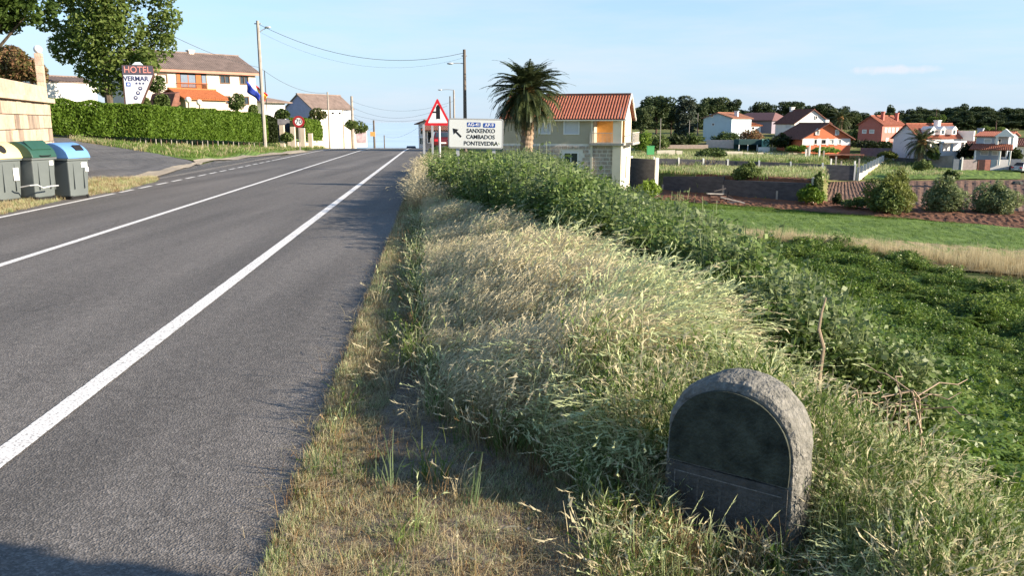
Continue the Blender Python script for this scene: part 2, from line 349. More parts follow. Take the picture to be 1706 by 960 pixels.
# asphalt
def asphalt_mat(name, base, dark=.5, light=1.9):
    m = bpy.data.materials.new(name); m.use_nodes = True; n = m.node_tree; b = n.nodes['Principled BSDF']; b.inputs['Roughness'].default_value = .75
    b.inputs['Specular IOR Level'].default_value = .35
    g = n.nodes.new('ShaderNodeNewGeometry')
    v = n.nodes.new('ShaderNodeTexVoronoi'); v.inputs['Scale'].default_value = 95; n.links.new(g.outputs['Position'], v.inputs['Vector'])
    rr = n.nodes.new('ShaderNodeValToRGB'); c = rr.color_ramp; c.elements.new(.55); c.elements.new(.85)
    for e, (p, k) in zip(c.elements, [(.0, dark), (.4, .85), (.75, 1.1), (1, light)]): e.position = p; e.color = (base[0] * k, base[1] * k, base[2] * k, 1)
    wn = n.nodes.new('ShaderNodeSeparateColor'); n.links.new(v.outputs['Color'], wn.inputs[0]); n.links.new(wn.outputs[0], rr.inputs[0])
    t = n.nodes.new('ShaderNodeTexNoise'); t.inputs['Scale'].default_value = .8; t.inputs['Detail'].default_value = 7
    mp = n.nodes.new('ShaderNodeMapping'); mp.inputs['Rotation'].default_value = (0, 0, -LA); mp.inputs['Scale'].default_value = (1.4, .12, 1); n.links.new(g.outputs['Position'], mp.inputs[0]); n.links.new(mp.outputs[0], t.inputs['Vector'])
    mr = n.nodes.new('ShaderNodeMapRange'); mr.inputs[1].default_value = .3; mr.inputs[2].default_value = .7; mr.inputs[3].default_value = .70; mr.inputs[4].default_value = 1.25; n.links.new(t.outputs[0], mr.inputs[0])
    t3 = n.nodes.new('ShaderNodeTexNoise'); t3.inputs['Scale'].default_value = 14; t3.inputs['Detail'].default_value = 6; n.links.new(g.outputs['Position'], t3.inputs['Vector'])
    m3 = n.nodes.new('ShaderNodeMapRange'); m3.inputs[1].default_value = .3; m3.inputs[2].default_value = .7; m3.inputs[3].default_value = .84; m3.inputs[4].default_value = 1.16; n.links.new(t3.outputs[0], m3.inputs[0])
    mm = n.nodes.new('ShaderNodeMath'); mm.operation = 'MULTIPLY'; n.links.new(mr.outputs[0], mm.inputs[0]); n.links.new(m3.outputs[0], mm.inputs[1])
    mx = n.nodes.new('ShaderNodeVectorMath'); mx.operation = 'SCALE'; n.links.new(rr.outputs[0], mx.inputs[0])
    t5 = n.nodes.new('ShaderNodeTexNoise'); t5.inputs['Scale'].default_value = 1.5; t5.inputs['Detail'].default_value = 6; n.links.new(g.outputs['Position'], t5.inputs['Vector'])
    av = n.nodes.new('ShaderNodeVectorMath'); av.operation = 'MULTIPLY_ADD'; av.inputs[1].default_value = (.9, .9, 0); n.links.new(t5.outputs['Color'], av.inputs[0]); n.links.new(g.outputs['Position'], av.inputs[2])
    cv_ = n.nodes.new('ShaderNodeTexVoronoi'); cv_.feature = 'DISTANCE_TO_EDGE'; cv_.inputs['Scale'].default_value = .42; n.links.new(av.outputs[0], cv_.inputs['Vector'])
    c1_ = n.nodes.new('ShaderNodeMapRange'); c1_.inputs[1].default_value = .001; c1_.inputs[2].default_value = .005; c1_.inputs[3].default_value = .80; c1_.inputs[4].default_value = 1; n.links.new(cv_.outputs['Distance'], c1_.inputs[0])
    m5 = n.nodes.new('ShaderNodeMath'); m5.operation = 'MULTIPLY'; n.links.new(mm.outputs[0], m5.inputs[0]); n.links.new(c1_.outputs[0], m5.inputs[1]); mm = m5; n.links.new(mm.outputs[0], mx.inputs['Scale']); n.links.new(mx.outputs[0], b.inputs['Base Color'])
    bp = n.nodes.new('ShaderNodeBump'); bp.inputs['Distance'].default_value = .006; bp.inputs['Strength'].default_value = .8; n.links.new(v.outputs['Distance'], bp.inputs['Height']); n.links.new(bp.outputs[0], b.inputs['Normal'])
    return m
asph = asphalt_mat('asphalt', (.124, .115, .107), .66, 1.55); asph2 = asphalt_mat('worn_asphalt', (.10, .096, .092))
def noise1(v, k=1.0, s=0):
    return .5 * math.sin(v * 3.1 * k + s) * math.sin(v * 1.3 * k + 2 + s) + .3 * math.sin(v * 8.7 * k + s * 2) + .2 * math.sin(v * 19.3 * k)
rows = []
vs_ = list(np.arange(-30, 1.5, 1.5)) + list(np.arange(1.5, 14, .06)) + list(np.arange(14, 40, .3)) + list(np.arange(40, 420, 2.0))
for v in vs_:
    re = EDGE + .06 * noise1(v) + (.02 * random.uniform(-1, 1) if v < 14 else 0); le = -9.9 + .08 * noise1(v, 1, 3)
    z = float(zroad(v)); r = []
    for la, dz in ((le - .05, -.06), (le, 0), (-8, .006), (-5.8, .02), (-3.5, .006), (re - .45, -.002), (re - .2, -.004), (re, -.008), (re + .025, -.05)):
        x, y = XY(la, v); r.append((x, y, z + dz))
    rows.append(r)
sheet('road', rows, asph)
def rz_(la, v):
    return float(zroad(v)) + float(np.interp(la, [-9.9, -8, -5.8, -3.5, -1.2, -.95, -.75], [0, .006, .02, .006, -.002, -.004, -.008]))
def paint_mat():
    m = bpy.data.materials.new('road_paint'); m.use_nodes = True; n = m.node_tree; b = n.nodes['Principled BSDF']; b.inputs['Roughness'].default_value = .6
    g = n.nodes.new('ShaderNodeNewGeometry'); v = n.nodes.new('ShaderNodeTexNoise'); v.inputs['Scale'].default_value = 55; v.inputs['Detail'].default_value = 6; n.links.new(g.outputs['Position'], v.inputs['Vector'])
    r = n.nodes.new('ShaderNodeValToRGB'); c = r.color_ramp; c.elements.new(.5)
    for e, (p, k) in zip(c.elements, [(.34, (.22, .21, .20, 1)), (.43, (.58, .57, .55, 1)), (.60, (.80, .79, .77, 1))]): e.position = p; e.color = k
    n.links.new(v.outputs[0], r.inputs[0]); n.links.new(r.outputs[0], b.inputs['Base Color']); return m
pm = paint_mat()
def stripe(name, la, w, v0, v1, amp=.004, step=None):
    rows = []; v = v0
    while True:
        z = rz_(la, v) + .006; ww = w / 2
        a = ww + amp * noise1(v * 7); b = ww + amp * noise1(v * 7, 1, 5)
        xa, ya = XY(la - a, v); xb, yb = XY(la + b, v); rows.append([(xa, ya, z), (xb, yb, z)])
        if v >= v1: break
        v = min(v1, v + (step or (.05 if v < 12 else (.4 if v < 40 else 2))))
    return sheet(name, rows, pm)
stripe('edge_line', -2.5, .16, 1.5, 330)
stripe('centre_line', -5.86, .13, 1.5, 330)
stripe('side_line', -9.0, .12, -5, 23.6)
v = 24.0
while v < 46: stripe('side_line_dash', -9.0, .12, v, v + 1.05, step=.5); v += 1.55
stripe('side_line', -9.0, .12, 46.4, 330)
# driveway and paths on the left
green = mat('green_field_grass', (.07, .13, .02), scale=.35, var=.4, bump=.8, bscale=5, col2=(.135, .205, .04), detail=10)
drv = asphalt_mat('driveway_asphalt', (.11, .108, .11), .7, 1.3)
def gxy(px, py): p = G(px, py); return (p.x, p.y)
patch('driveway', [gxy(20, 233), gxy(150, 233), gxy(332, 273), gxy(152, 308)], 30, 20, drv, .05)
patch('driveway_apron', [XY(-9.88, 26.0), XY(-9.88, 52), gxy(500, 252.5), gxy(250, 287)], 60, 16, asph2, .035)
patch('grass_bank', [gxy(120, 222), gxy(540, 238), gxy(505, 252.5), gxy(322, 268.5)], 60, 14, green, .05, rough=.05)
patch('grass_bank', [gxy(60, 222), gxy(330, 231), gxy(322, 269), gxy(150, 235)], 40, 14, green, .045, rough=.05)
pale = mat('pale_gravel', (.30, .25, .18), var=.3, scale=6, bump=.5, bscale=60, col2=(.42, .37, .30))
patch('gravel_path', [gxy(205, 298), gxy(335, 269.5), gxy(338, 274), gxy(250, 303)], 24, 4, pale, .075)
patch('gravel_path', [gxy(322, 269.5), gxy(500, 251.5), gxy(520, 254), gxy(330, 275)], 30, 4, pale, .07)
dirt = mat('dry_verge_soil', (.17, .125, .075), scale=2.5, bump=.8, bscale=30, col2=(.30, .24, .16), detail=10)
patch('dirt_verge', [XY(-16.2, 12), XY(-9.93, 12), XY(-9.93, 30), XY(-15, 33)], 30, 60, dirt, .02)
# gravelly strip right of the asphalt
gravel = mat('gravelly_soil', (.12, .095, .075), scale=9, bump=1.0, bscale=120, col2=(.27, .225, .185), detail=12)
rows = []
for v in np.arange(1.5, 26, .08):
    r = []
    for u in np.linspace(-.02, 1.0 + (1.0 if v < 8 else 0), 22):
        x, y = XY(EDGE + u, v); r.append((x, y, float(tz(x, y)) + .012 + (random.uniform(0, .014) if .1 < u < 1.9 else -.03 * (u > .1))))
    rows.append(r)
sheet('gravel_shoulder', rows, gravel)
# fields on the right
soil = mat('ploughed_earth', (.115, .05, .026), scale=.5, bump=1.0, bscale=4, col2=(.19, .088, .05), detail=10)
soil2 = mat('pale_ploughed_earth', (.10, .055, .035), scale=.5, bump=1.0, bscale=4, col2=(.17, .10, .068), detail=10)
strawg = mat('dry_field_grass', (.20, .16, .075), scale=.5, bump=.8, bscale=6, col2=(.34, .28, .15), detail=10)
patch('green_field', [gxy(1000, 331), gxy(1830, 388), gxy(1830, 432), gxy(1000, 375)], 120, 30, green, .09, rough=.05)
patch('ploughed_strip', [gxy(1090, 317), gxy(1830, 361), gxy(1830, 391), gxy(1090, 333)], 150, 40, soil, .12, furrow=(.06, 11, 'v'), rough=.10)
patch('ploughed_plot', [gxy(1384, 304), gxy(1452, 304), gxy(1500, 349), gxy(1366, 341)], 70, 30, soil2, .12, furrow=(.03, 15, 'u'), rough=.05)
patch('ploughed_plot', [gxy(1298, 323), gxy(1330, 322), gxy(1335, 338), gxy(1298, 336)], 20, 20, soil2, .11, rough=.08)
patch('ploughed_plot', [gxy(1500, 303), gxy(1850, 300), gxy(1880, 366), gxy(1500, 349)], 110, 60, soil2, .11, furrow=(.035, 26, 'u'), rough=.05)
patch('grass_plot', [gxy(1440, 282), gxy(1700, 281), gxy(1700, 300), gxy(1440, 300)], 60, 20, green, .12, rough=.08)
patch('dry_strip', [gxy(1150, 376), gxy(1850, 432), gxy(1850, 474), gxy(1150, 404)], 80, 12, strawg, .10, rough=.05)
# ================================================================== buildings
def plane_hit(px, py, A, B):
    """ray through pixel with vertical plane through ground points A, B: returns (u along AB, z)"""
    d = _dir(px, py); ex, ey = B[0] - A[0], B[1] - A[1]; L = math.hypot(ex, ey); ex /= L; ey /= L
    det = d.x * (-ey) + d.y * ex
    t = (A[0] * (-ey) + A[1] * ex) / det
    return ((d.x * t - A[0]) * ex + (d.y * t - A[1]) * ey, HC + d.z * t)
def wall_slab(mb, L, z0, z1, openings, M, th=.25):
    """wall in local frame: u along +x, outer face at y=0, thickness into +y; openings (u0,u1,z0,z1)"""
    us = sorted(set([0, L] + [min(max(o[i], 0), L) for o in openings for i in (0, 1)])); zs = sorted(set([z0, z1] + [min(max(o[i], z0), z1) for o in openings for i in (2, 3)]))
    for a, b in zip(us, us[1:]):
        run = None
        for c, d in zip(zs, zs[1:]):
            hole = any(o[0] - 1e-6 <= a and b <= o[1] + 1e-6 and o[2] - 1e-6 <= c and d <= o[3] + 1e-6 for o in openings)
            if not hole and b - a > 1e-5 and d - c > 1e-5: mb.box(a, b, 0, th, c, d, M)
frame_white = mat('window_frame_white', (.75, .74, .72), var=.04)
frame_brown = mat('window_frame_brown', (.16, .10, .07), var=.2)
shutter = mat('roller_shutter', (.62, .62, .63), var=.05, scale=1, stretch=(1, 1, 20))
curtain = mat('pale_curtain', (.55, .54, .50), var=.1)
def add_window(root, M, o, kind='glass', fm=None, name='window', proud=.04, sub=True):
    u0, u1, z0, z1 = o; w = .07 if (u1 - u0) > .7 else .05; fm = fm or frame_white
    mb = MB(); a, b = -proud, .10
    mb.box(u0 - .04, u0 + w, a, b, z0 - .04, z1 + .04, M); mb.box(u1 - w, u1 + .04, a, b, z0 - .04, z1 + .04, M)
    mb.box(u0 + w, u1 - w, a, b, z1 - w, z1 + .04, M); mb.box(u0 + w, u1 - w, a - .03, b, z0 - .04, z0 + w, M)
    if kind == 'glass' and u1 - u0 > .9: mb.box((u0 + u1) / 2 - .035, (u0 + u1) / 2 + .035, a, b, z0 + w, z1 - w, M)
    f = mb.build(name, fm, root)
    pm_ = {'glass': glass(), 'shutter': shutter, 'curtain': curtain, 'dark': mat('dark_opening', (.015, .014, .013))}.get(kind, glass())
    if kind == 'shutter':
        q = MB(); n = max(4, int((z1 - z0) / .12)); 
        for i in range(n): q.box(u0 + w, u1 - w, .045, .07, z0 + w + (z1 - z0 - 2 * w) * i / n, z0 + w + (z1 - z0 - 2 * w) * (i + .85) / n, M)
        q.box(u0 + w, u1 - w, .072, .08, z0 + w, z1 - w, M); q.build('roller_shutter', pm_, f)
    else: MB().box(u0 + w, u1 - w, .05, .065, z0 + w, z1 - w, M).build('pane', pm_, f)
    return f
FM = {}
def face_M(w, d, face):
    return {'F': Matrix.Identity(4), 'R': Matrix.Translation((w, 0, 0)) @ Matrix.Rotation(math.pi / 2, 4, 'Z'), 'B': Matrix.Translation((w, d, 0)) @ Matrix.Rotation(math.pi, 4, 'Z'),
            'L': Matrix.Translation((0, d, 0)) @ Matrix.Rotation(-math.pi / 2, 4, 'Z')}[face]
def tiled_slope(mb, p0, p1, p2, p3, pitch=.22, amp=.05, th=.1):
    """corrugated roof slope: p0-p1 eave, p3-p2 ridge; ridges of tiles run up the slope"""
    p0, p1, p2, p3 = map(Vector, (p0, p1, p2, p3)); L = (p1 - p0).length; n = max(4, int(L / pitch)); nrm = (p1 - p0).cross(p3 - p0).normalized()
    if nrm.z < 0: nrm = -nrm
    k = len(mb.v); seq = []
    for i in range(n * 4 + 1):
        t = i / (n * 4); h = amp * max(0, math.sin(2 * math.pi * i / 4 + .001)) if i % 4 else 0
        h = amp * (1 if i % 4 in (1, 2) else 0)
        a = p0.lerp(p1, t) + nrm * h; b = p3.lerp(p2, t) + nrm * h; mb.v.append(tuple(a)); mb.v.append(tuple(b))
    for i in range(n * 4): mb.f.append((k + 2 * i, k + 2 * i + 2, k + 2 * i + 3, k + 2 * i + 1))
    a = [p0, p1, p2, p3]; q = [v + nrm * -.005 for v in a] + [v - nrm * th for v in a]
    mb.add(q, [(0, 1, 2, 3), (7, 6, 5, 4), (0, 4, 5, 1), (1, 5, 6, 2), (2, 6, 7, 3), (3, 7, 4, 0)])
def house(name, label, A, B, d, zb, ze, zr, ridge, wallm, roofm, wins=(), group=None, cat='house', over=.35, chim=(), gable_m=None, extra=None, tile=.25, base=1.5, hip=0, rfrac=.5, side_h=None):
    """A, B ground xy of the front's left and right corners; zb base, ze eave, zr ridge heights; wins: (face, px0, py0, px1, py1, kind, frame)"""
    w = math.hypot(B[0] - A[0], B[1] - A[1]); rz = math.atan2(B[1] - A[1], B[0] - A[0])
    root = empty(name, (A[0], A[1], zb), rz); tag(root, label, cat, group)
    H = ze - zb; RH = zr - zb
    ca, sa = math.cos(rz), math.sin(rz)
    def wp(u, v): return (A[0] + u * ca - v * sa, A[1] + u * sa + v * ca)
    corners = {'F': (wp(0, 0), wp(w, 0), w), 'R': (wp(w, 0), wp(w, d), d), 'B': (wp(w, d), wp(0, d), w), 'L': (wp(0, d), wp(0, 0), d)}
    ops = {k: [] for k in 'FRBL'}; wl = []
    for q in wins:
        fc, x0, y0, x1, y1, kd = q[:6]; fm = q[6] if len(q) > 6 else None
        a, b, L = corners[fc]; ua, za = plane_hit((x0 + 0.0), y0, a, b); ub, zb_ = plane_hit(x1, y1, a, b)
        u0, u1 = sorted((ua, ub)); z0, z1 = sorted((za - zb, zb_ - zb)); u0 = max(.12, u0); u1 = min(L - .12, u1)
        if u1 - u0 < .2: continue
        z0 = max(.02, z0); z1 = z1 if (fc in 'FB') == (ridge == 'y') else min(z1, H - .08)
        inwall = z1 <= H - .02
        (ops[fc].append((u0, u1, z0, z1)) if inwall else None); wl.append((fc, (u0, u1, z0, z1), kd, fm, inwall))
    mb = MB(); th = .25
    for fc in 'FB': wall_slab(mb, w, -base, H, ops[fc], face_M(w, d, fc), th)
    for fc in 'RL':
        M = face_M(w, d, fc) @ Matrix.Translation((th, 0, 0)); wall_slab(mb, d - 2 * th, -base, H, [(o[0] - th, o[1] - th, o[2], o[3]) for o in ops[fc]], M, th)
    wo = mb.build('wall', wallm, root)
    MB().box(th, w - th, th, d - th, H - .14, H - .02).build('ceiling', mat('dark_opening', (.015, .014, .013)), root)
    gb = MB()
    if hip == 0:
        if ridge == 'x':
            pr = [(0, H), (d, H), (d * rfrac, RH)]
            M = Matrix.Rotation(math.pi / 2, 4, 'Z')
            gb.prism(pr, -th, 0, M); gb.build('gable', gable_m or wallm, root); gb = MB().prism(pr, -w, -w + th, M)
        else:
            pr = [(0, H), (w, H), (w * rfrac, RH)]; gb.prism(pr, 0, th); gb.build('gable', gable_m or wallm, root); gb = MB().prism(pr, d - th, d)
        gb.build('gable', gable_m or wallm, root)
    rb = MB(); o = over; lift = .03
    if hip == 0:
        if ridge == 'x':
            rf = d * rfrac; s1 = (RH - H) / rf; s2 = (RH - H) / (d - rf)
            e0 = H - s1 * o + .06; e1 = H - s2 * o + .06
            rx = RH + .06
            tiled_slope(rb, (-o, -o, e0 + lift), (w + o, -o, e0 + lift), (w + o, rf, rx + lift), (-o, rf, rx + lift), tile)
            tiled_slope(rb, (w + o, d + o, e1 + lift), (-o, d + o, e1 + lift), (-o, rf, rx + lift), (w + o, rf, rx + lift), tile)
            rb.box(-o - .02, w + o + .02, rf - .12, rf + .12, rx, rx + .13)
        else:
            rf = w * rfrac; s1 = (RH - H) / rf; s2 = (RH - H) / (w - rf); e0 = H - s1 * o + .06; e1 = H - s2 * o + .06; rx = RH + .06
            tiled_slope(rb, (-o, d + o, e0 + lift), (-o, -o, e0 + lift), (rf, -o, rx + lift), (rf, d + o, rx + lift), tile)
            tiled_slope(rb, (w + o, -o, e1 + lift), (w + o, d + o, e1 + lift), (rf, d + o, rx + lift), (rf, -o, rx + lift), tile)
            rb.box(rf - .12, rf + .12, -o - .02, d + o + .02, rx, rx + .13)
    else:
        c = [(-o, -o, H), (w + o, -o, H), (w + o, d + o, H), (-o, d + o, H)]
        if w >= d: r0, r1 = (hip, d / 2, RH), (w - hip, d / 2, RH)
        else: r0, r1 = (w / 2, hip, RH), (w / 2, d - hip, RH)
        c2 = [(x, y, z - .15) for x, y, z in c]
        k = c + c2 + [r0, r1]
        if w >= d: fs = [(0, 1, 9, 8), (1, 2, 9), (2, 3, 8, 9), (3, 0, 8)]
        else: fs = [(0, 1, 8), (1, 2, 9, 8), (2, 3, 9), (3, 0, 8, 9)]
        rb.add(k, fs + [(4, 0, 3, 7), (5, 1, 0, 4), (6, 2, 1, 5), (7, 3, 2, 6), (7, 6, 5, 4)])
    ro = rb.build('roof', roofm, root)
    for (cx, cy, cw, chh) in chim:
        cb = MB(); cb.box(cx - cw / 2, cx + cw / 2, cy - cw / 2, cy + cw / 2, H, RH + chh); cb.box(cx - cw / 2 - .08, cx + cw / 2 + .08, cy - cw / 2 - .08, cy + cw / 2 + .08, RH + chh + .004, RH + chh + .12)
        cb.build('chimney', wallm, ro)
    for fc, op, kd, fm, inw in wl:
        M = face_M(w, d, fc)
        if not inw: M = M @ Matrix.Translation((0, -.08, 0))
        add_window(root, M, op, kd, fm)
    return root, w, H, RH, wp
def g2(px, D): p = P(px, 203, D); return (p.x, p.y)
# -- materials
tile_red = mat('terracotta_tiles', (.24, .07, .04), var=.3, scale=4, col2=(.36, .14, .09))
tile_orange = mat('orange_tiles', (.40, .13, .05), var=.2, scale=4)
tile_brown = mat('brown_tiles', (.16, .07, .05), var=.3, scale=3)
tile_grey = mat('weathered_grey_tiles', (.15, .115, .10), scale=1.2, col2=(.25, .19, .165), detail=8)
cream = mat('cream_render', (.66, .60, .48), var=.06, scale=1); beige = mat('beige_render', (.44, .39, .30), var=.08, scale=.8)
whitew = mat('white_render', (.76, .74, .70), var=.05, scale=.8); paleb = mat('pale_blue_render', (.50, .60, .64), var=.06, scale=.8)
orange = mat('orange_render', (.60, .17, .08), var=.08, scale=.8); pink = mat('pink_render', (.42, .145, .115), var=.1, scale=.8)
greyblue = mat('grey_blue_render', (.40, .44, .50), var=.08, scale=.8); stonef = mat('pale_stone_cladding', (.60, .52, .43), var=.12, scale=3)
stone_dk = mat('granite_block', (.30, .24, .20), scale=2.5, col2=(.52, .44, .37), bump=.5)
cinder = mat('grey_blockwork', (.05, .05, .06), scale=1.2, col2=(.10, .10, .11), bump=.4, stretch=(1, 1, 3))
mortar = mat('mortar', (.72, .68, .62), var=.1)
# -- the beige two-storey house by the palm
A = g2(838, 83.9); B = g2(1036, 80.8)
zb = -5.6; w = math.hypot(B[0] - A[0], B[1] - A[1]); rz = math.atan2(B[1] - A[1], B[0] - A[0])
bh = empty('beige_house', (A[0], A[1], zb), rz); tag(bh, 'two storey beige house with stone lower floor and red tiled roof behind the palm', 'house')
ze = Z(194, 81) - zb; zr = Z(158.5, 85) - zb; zf = Z(240, 81) - zb; dp = 8.0
def hu(px): return plane_hit(px, 200, A, B)[0]
def hz(py): return plane_hit(940, py, A, B)[1] - zb
w1 = [(hu(898), hu(917), hz(223), hz(199)), (hu(939.5), hu(965), hz(223.5), hz(198))]
low = [(hu(940), hu(964), hz(276), hz(254)), (hu(975), hu(1000), hz(322), hz(297))]
Lg0, Lg1 = hu(986.5), w - .9
I4 = Matrix.Identity(4)
mb = MB()
wall_slab(mb, Lg0, zf, ze, w1, I4)                                         # upper front
mb.box(Lg0, w - .003, 2.4, 2.65, zf + .1, ze)                              # loggia back
Mr = face_M(w, dp, 'R'); Ml = face_M(w, dp, 'L'); Mbk = face_M(w, dp, 'B')
wall_slab(mb, w, -1, ze, [], Mbk); wall_slab(mb, dp - .5, -1, ze, [], Ml @ Matrix.Translation((.25, 0, 0)))
cw = MB(); wall_slab(cw, dp - 2.9, zf, ze, [], Mr @ Matrix.Translation((2.65, 0, 0)))
wall_slab(cw, dp - 2.9, -1, zf, [(1.2, 2.0, hz(300), hz(262))], Mr @ Matrix.Translation((2.65, 0, 0))); cw.build('side_wall', cream, bh)
mb.box(Lg0 - .12, Lg0 + .12, .252, 2.4, zf, ze)
mb.box(Lg0 + .12, w, 0.003, .3, hz(199), ze)                               # lintel over loggia
mb.build('wall', beige, bh)
MB().box(Lg0 + .12, w - .003, 2.38, 2.398, zf + .12, hz(199)).build('loggia_back_wall', mat('ochre_render', (.80, .38, .10), var=.1), bh)
for q4 in ((w - .85, w + .01, -.02, .45, -1, ze - .003), (Lg0 - .1, Lg0 + .1, -.08, -.003, zf - 3.0, ze - .05)): MB().box(*q4).build('corner_pillar', cream, bh)
for q4 in ((-w - .004, -w + .3), (-.3, 0)): MB().prism([(0, ze), (dp, ze), (dp / 2, zr)], q4[0], q4[1], Matrix.Rotation(math.pi / 2, 4, 'Z')).build('gable', cream, bh)
mb = MB(); mb.box(Lg0 - .25, w + .3, -.35, 2.4, zf - .12, zf + .1); mb.box(w + .302, w + 1.0, 1.2, 7.5, zf - .12, zf + .1); mb.build('balcony_floor', concrete, bh)
mb = MB(); x = Lg0 + .05; 
while x < w - .9: mb.box(x, x + .03, -.3, -.27, zf + .1, zf + 1.05); x += .13
mb.box(Lg0, w - .86, -.32, -.25, zf + 1.05, zf + 1.11); mb.box(w - 3.1, w - 3.0, -.31, -.26, zf + .1, zf + 1.12)
y = 1.3
while y < 7.4: mb.box(w + .9, w + .93, y, y + .03, zf + .1, zf + 1.05); y += .13
mb.box(w + .89, w + .95, 1.25, 7.45, zf + 1.05, zf + 1.11); mb.build('balcony_railing', mat('rail_paint', (.5, .47, .42), var=.1), bh)
mb = MB(); wall_slab(mb, Lg0, -1, zf - .003, low[:1], I4); mb.box(Lg0, w - .86, .25, .5, -1, zf - .13); wall_slab(mb, 1.2, -1, zf - .13, [], Mr @ Matrix.Translation((1.0, 0, 0))); mb.build('lower_wall', mortar, bh)
# granite blocks, each course laid with joints
blocks = MB(); rs = random.Random(4); c = 0; z = -.9
while z < zf - .3:
    for (u0, u1, yy) in ((0, Lg0 - .12, 0), (Lg0 + .12, w - .88, .25)):
        u = u0 - rs.uniform(0, .4)
        while u < u1:
            L = rs.uniform(.50, .78); a, b = max(u, u0), min(u + L - .09, u1)
            if b - a > .08 and not any(o[0] - .12 < b and a < o[1] + .12 and o[2] - .12 < z + .27 and z < o[3] + .12 for o in (low[:1] if yy == 0 else [])):
                blocks.box(a, b, yy - .05 - rs.uniform(0, .03), yy - .001, z, z + .29)
            u += L
    z += .38
tag(blocks.build('granite_blocks', stone_dk, bh), 'rough grey granite block cladding of the lower floor', kind='stuff')
for o in w1: add_window(bh, I4, o, 'shutter', frame_white, 'window', .06)
add_window(bh, I4, low[0], 'glass', frame_white)
tiles = []
col_tile = MB()
e0 = Vector((0, -.45, ze - .25)); e1 = Vector((0, dp / 2, zr + .06)); sl = e1 - e0; nrm = Vector((0, -sl.z, sl.y)).normalized()
ct = MB(); nseg = 5; r_ = .105
for i in range(nseg + 1):
    t = math.pi * i / nseg; off = Vector((r_ * math.cos(t), 0, 0)) + nrm * (r_ * .75 * math.sin(t)); ct.v.append(tuple(e0 + off)); ct.v.append(tuple(e1 + off))
for i in range(nseg): ct.f.append((2 * i, 2 * i + 2, 2 * i + 3, 2 * i + 1))
ctm = ct.mesh('tile_row', tile_red)
roof = MB()
pr = [(-.45, ze - .27), (dp / 2, zr + .03), (dp + .45, ze - .27), (dp + .45, ze - .40), (dp / 2, zr - .10), (-.45, ze - .40)]
roof.prism(pr, -(w + .35), .35, Matrix.Rotation(math.pi / 2, 4, 'Z')); roof.box(-.35, w + .35, dp / 2 - .25, dp / 2 + .25, zr + .05, zr + .2)
ro = roof.build('roof', mat('roof_underlay', (.17, .06, .038), var=.2), bh)
x = -.25; 
while x < w + .3:
    o = bpy.data.objects.new('tile_row', ctm); link(o, ro); o.location = (x, 0, 0); x += .29
mb = MB(); mb.box(-.35, w + .35, -.55, -.44, ze - .42, ze - .3); mb.build('gutter', cream, bh)
mb = MB(); mb.prism([(-.5, ze - .42), (-.5, ze - .26), (dp / 2, zr + .16), (dp + .5, ze - .26), (dp + .5, ze - .42), (dp / 2, zr)], -(w + .48), -(w + .355), Matrix.Rotation(math.pi / 2, 4, 'Z')); mb.build('barge_board', whitew, bh)
# -- houses on the far side of the valley
tile_or2 = mat('faded_orange_tiles', (.30, .14, .09), var=.2, scale=3)
def zz(py, D): return Z(py, D)
house('blue_house', 'pale blue gabled house with orange roof on the rise beside the tall pines', g2(1172, 147.5), g2(1219, 144.5), 10, -2.2, zz(196.5, 147), zz(188.5, 147), 'y', paleb, tile_or2,
      [('F', 1183, 190.5, 1189, 195, 'glass'), ('F', 1186, 205, 1190, 209, 'glass'), ('R', 1222, 201, 1226, 205, 'curtain'), ('R', 1231, 201, 1235, 205, 'curtain')], group=None, chim=[(4.5, 4, .6, .3)])
house('white_cottage', 'small white house with an orange hipped roof right of the pale blue house', g2(1243, 158), g2(1268, 160), 7, -1, zz(209, 158), zz(203, 158), 'x', whitew, tile_orange, [('F', 1252, 211, 1257, 216, 'dark')], chim=[(2, 3, .7, 1.0)])
house('white_gabled_house', 'tall white house with a blank sunlit gable and brown tiled roof behind the orange house', g2(1324, 156), g2(1383, 157.5), 7, -2.5, zz(205, 158), zz(183, 160), 'y', whitew, tile_brown,
      [('F', 1358, 193, 1361, 198, 'dark'), ('L', 1308, 219, 1319, 229, 'shutter'), ('L', 1309, 206, 1318, 214, 'shutter')], chim=[(3.4, 7, .7, .5), (5.5, 3, .6, -.2)])
house('grey_house', 'grey house with low purple-brown roof left of the tall white gabled house', g2(1286, 172), g2(1316, 176), 10, -2, zz(200, 172), zz(187, 174), 'x', mat('mauve_render', (.25, .22, .26), var=.1), mat('purple_brown_tiles', (.16, .085, .085), var=.2), [('F', 1293, 203, 1299, 209, 'glass')], hip=1.5)
r, w_, H_, RH_, wp = house('orange_house', 'orange gabled house with a white band, long dark roof and a row of small windows', g2(1339, 124), g2(1420, 124.8), 9, -3.4, zz(229.5, 127), zz(206, 127), 'y', orange, tile_brown,
      [('F', 1356.5, 232, 1361, 240, 'dark'), ('F', 1368, 232, 1376, 240, 'dark'), ('F', 1381, 232, 1389, 240, 'curtain'), ('F', 1396, 232, 1401, 240, 'curtain')], over=.5)
hz1, hz0 = zz(230, 127) + 3.4, zz(241, 127) + 3.4
mb = MB()
wo = [tuple(o) for o in []]
wins_u = []
for a, b in ((1356.5, 1361), (1368, 1376), (1381, 1389), (1396, 1401)):
    ua = plane_hit(a, 236, g2(1339, 124), g2(1420, 124.8))[0]; ub = plane_hit(b, 236, g2(1339, 124), g2(1420, 124.8))[0]; wins_u.append((ua, ub))
u = 0
for ua, ub in wins_u + [(w_, w_)]: MB().box(u, ua - .06, -.03, -.002, hz0, hz1).build('white_band', whitew, r); u = ub + .06
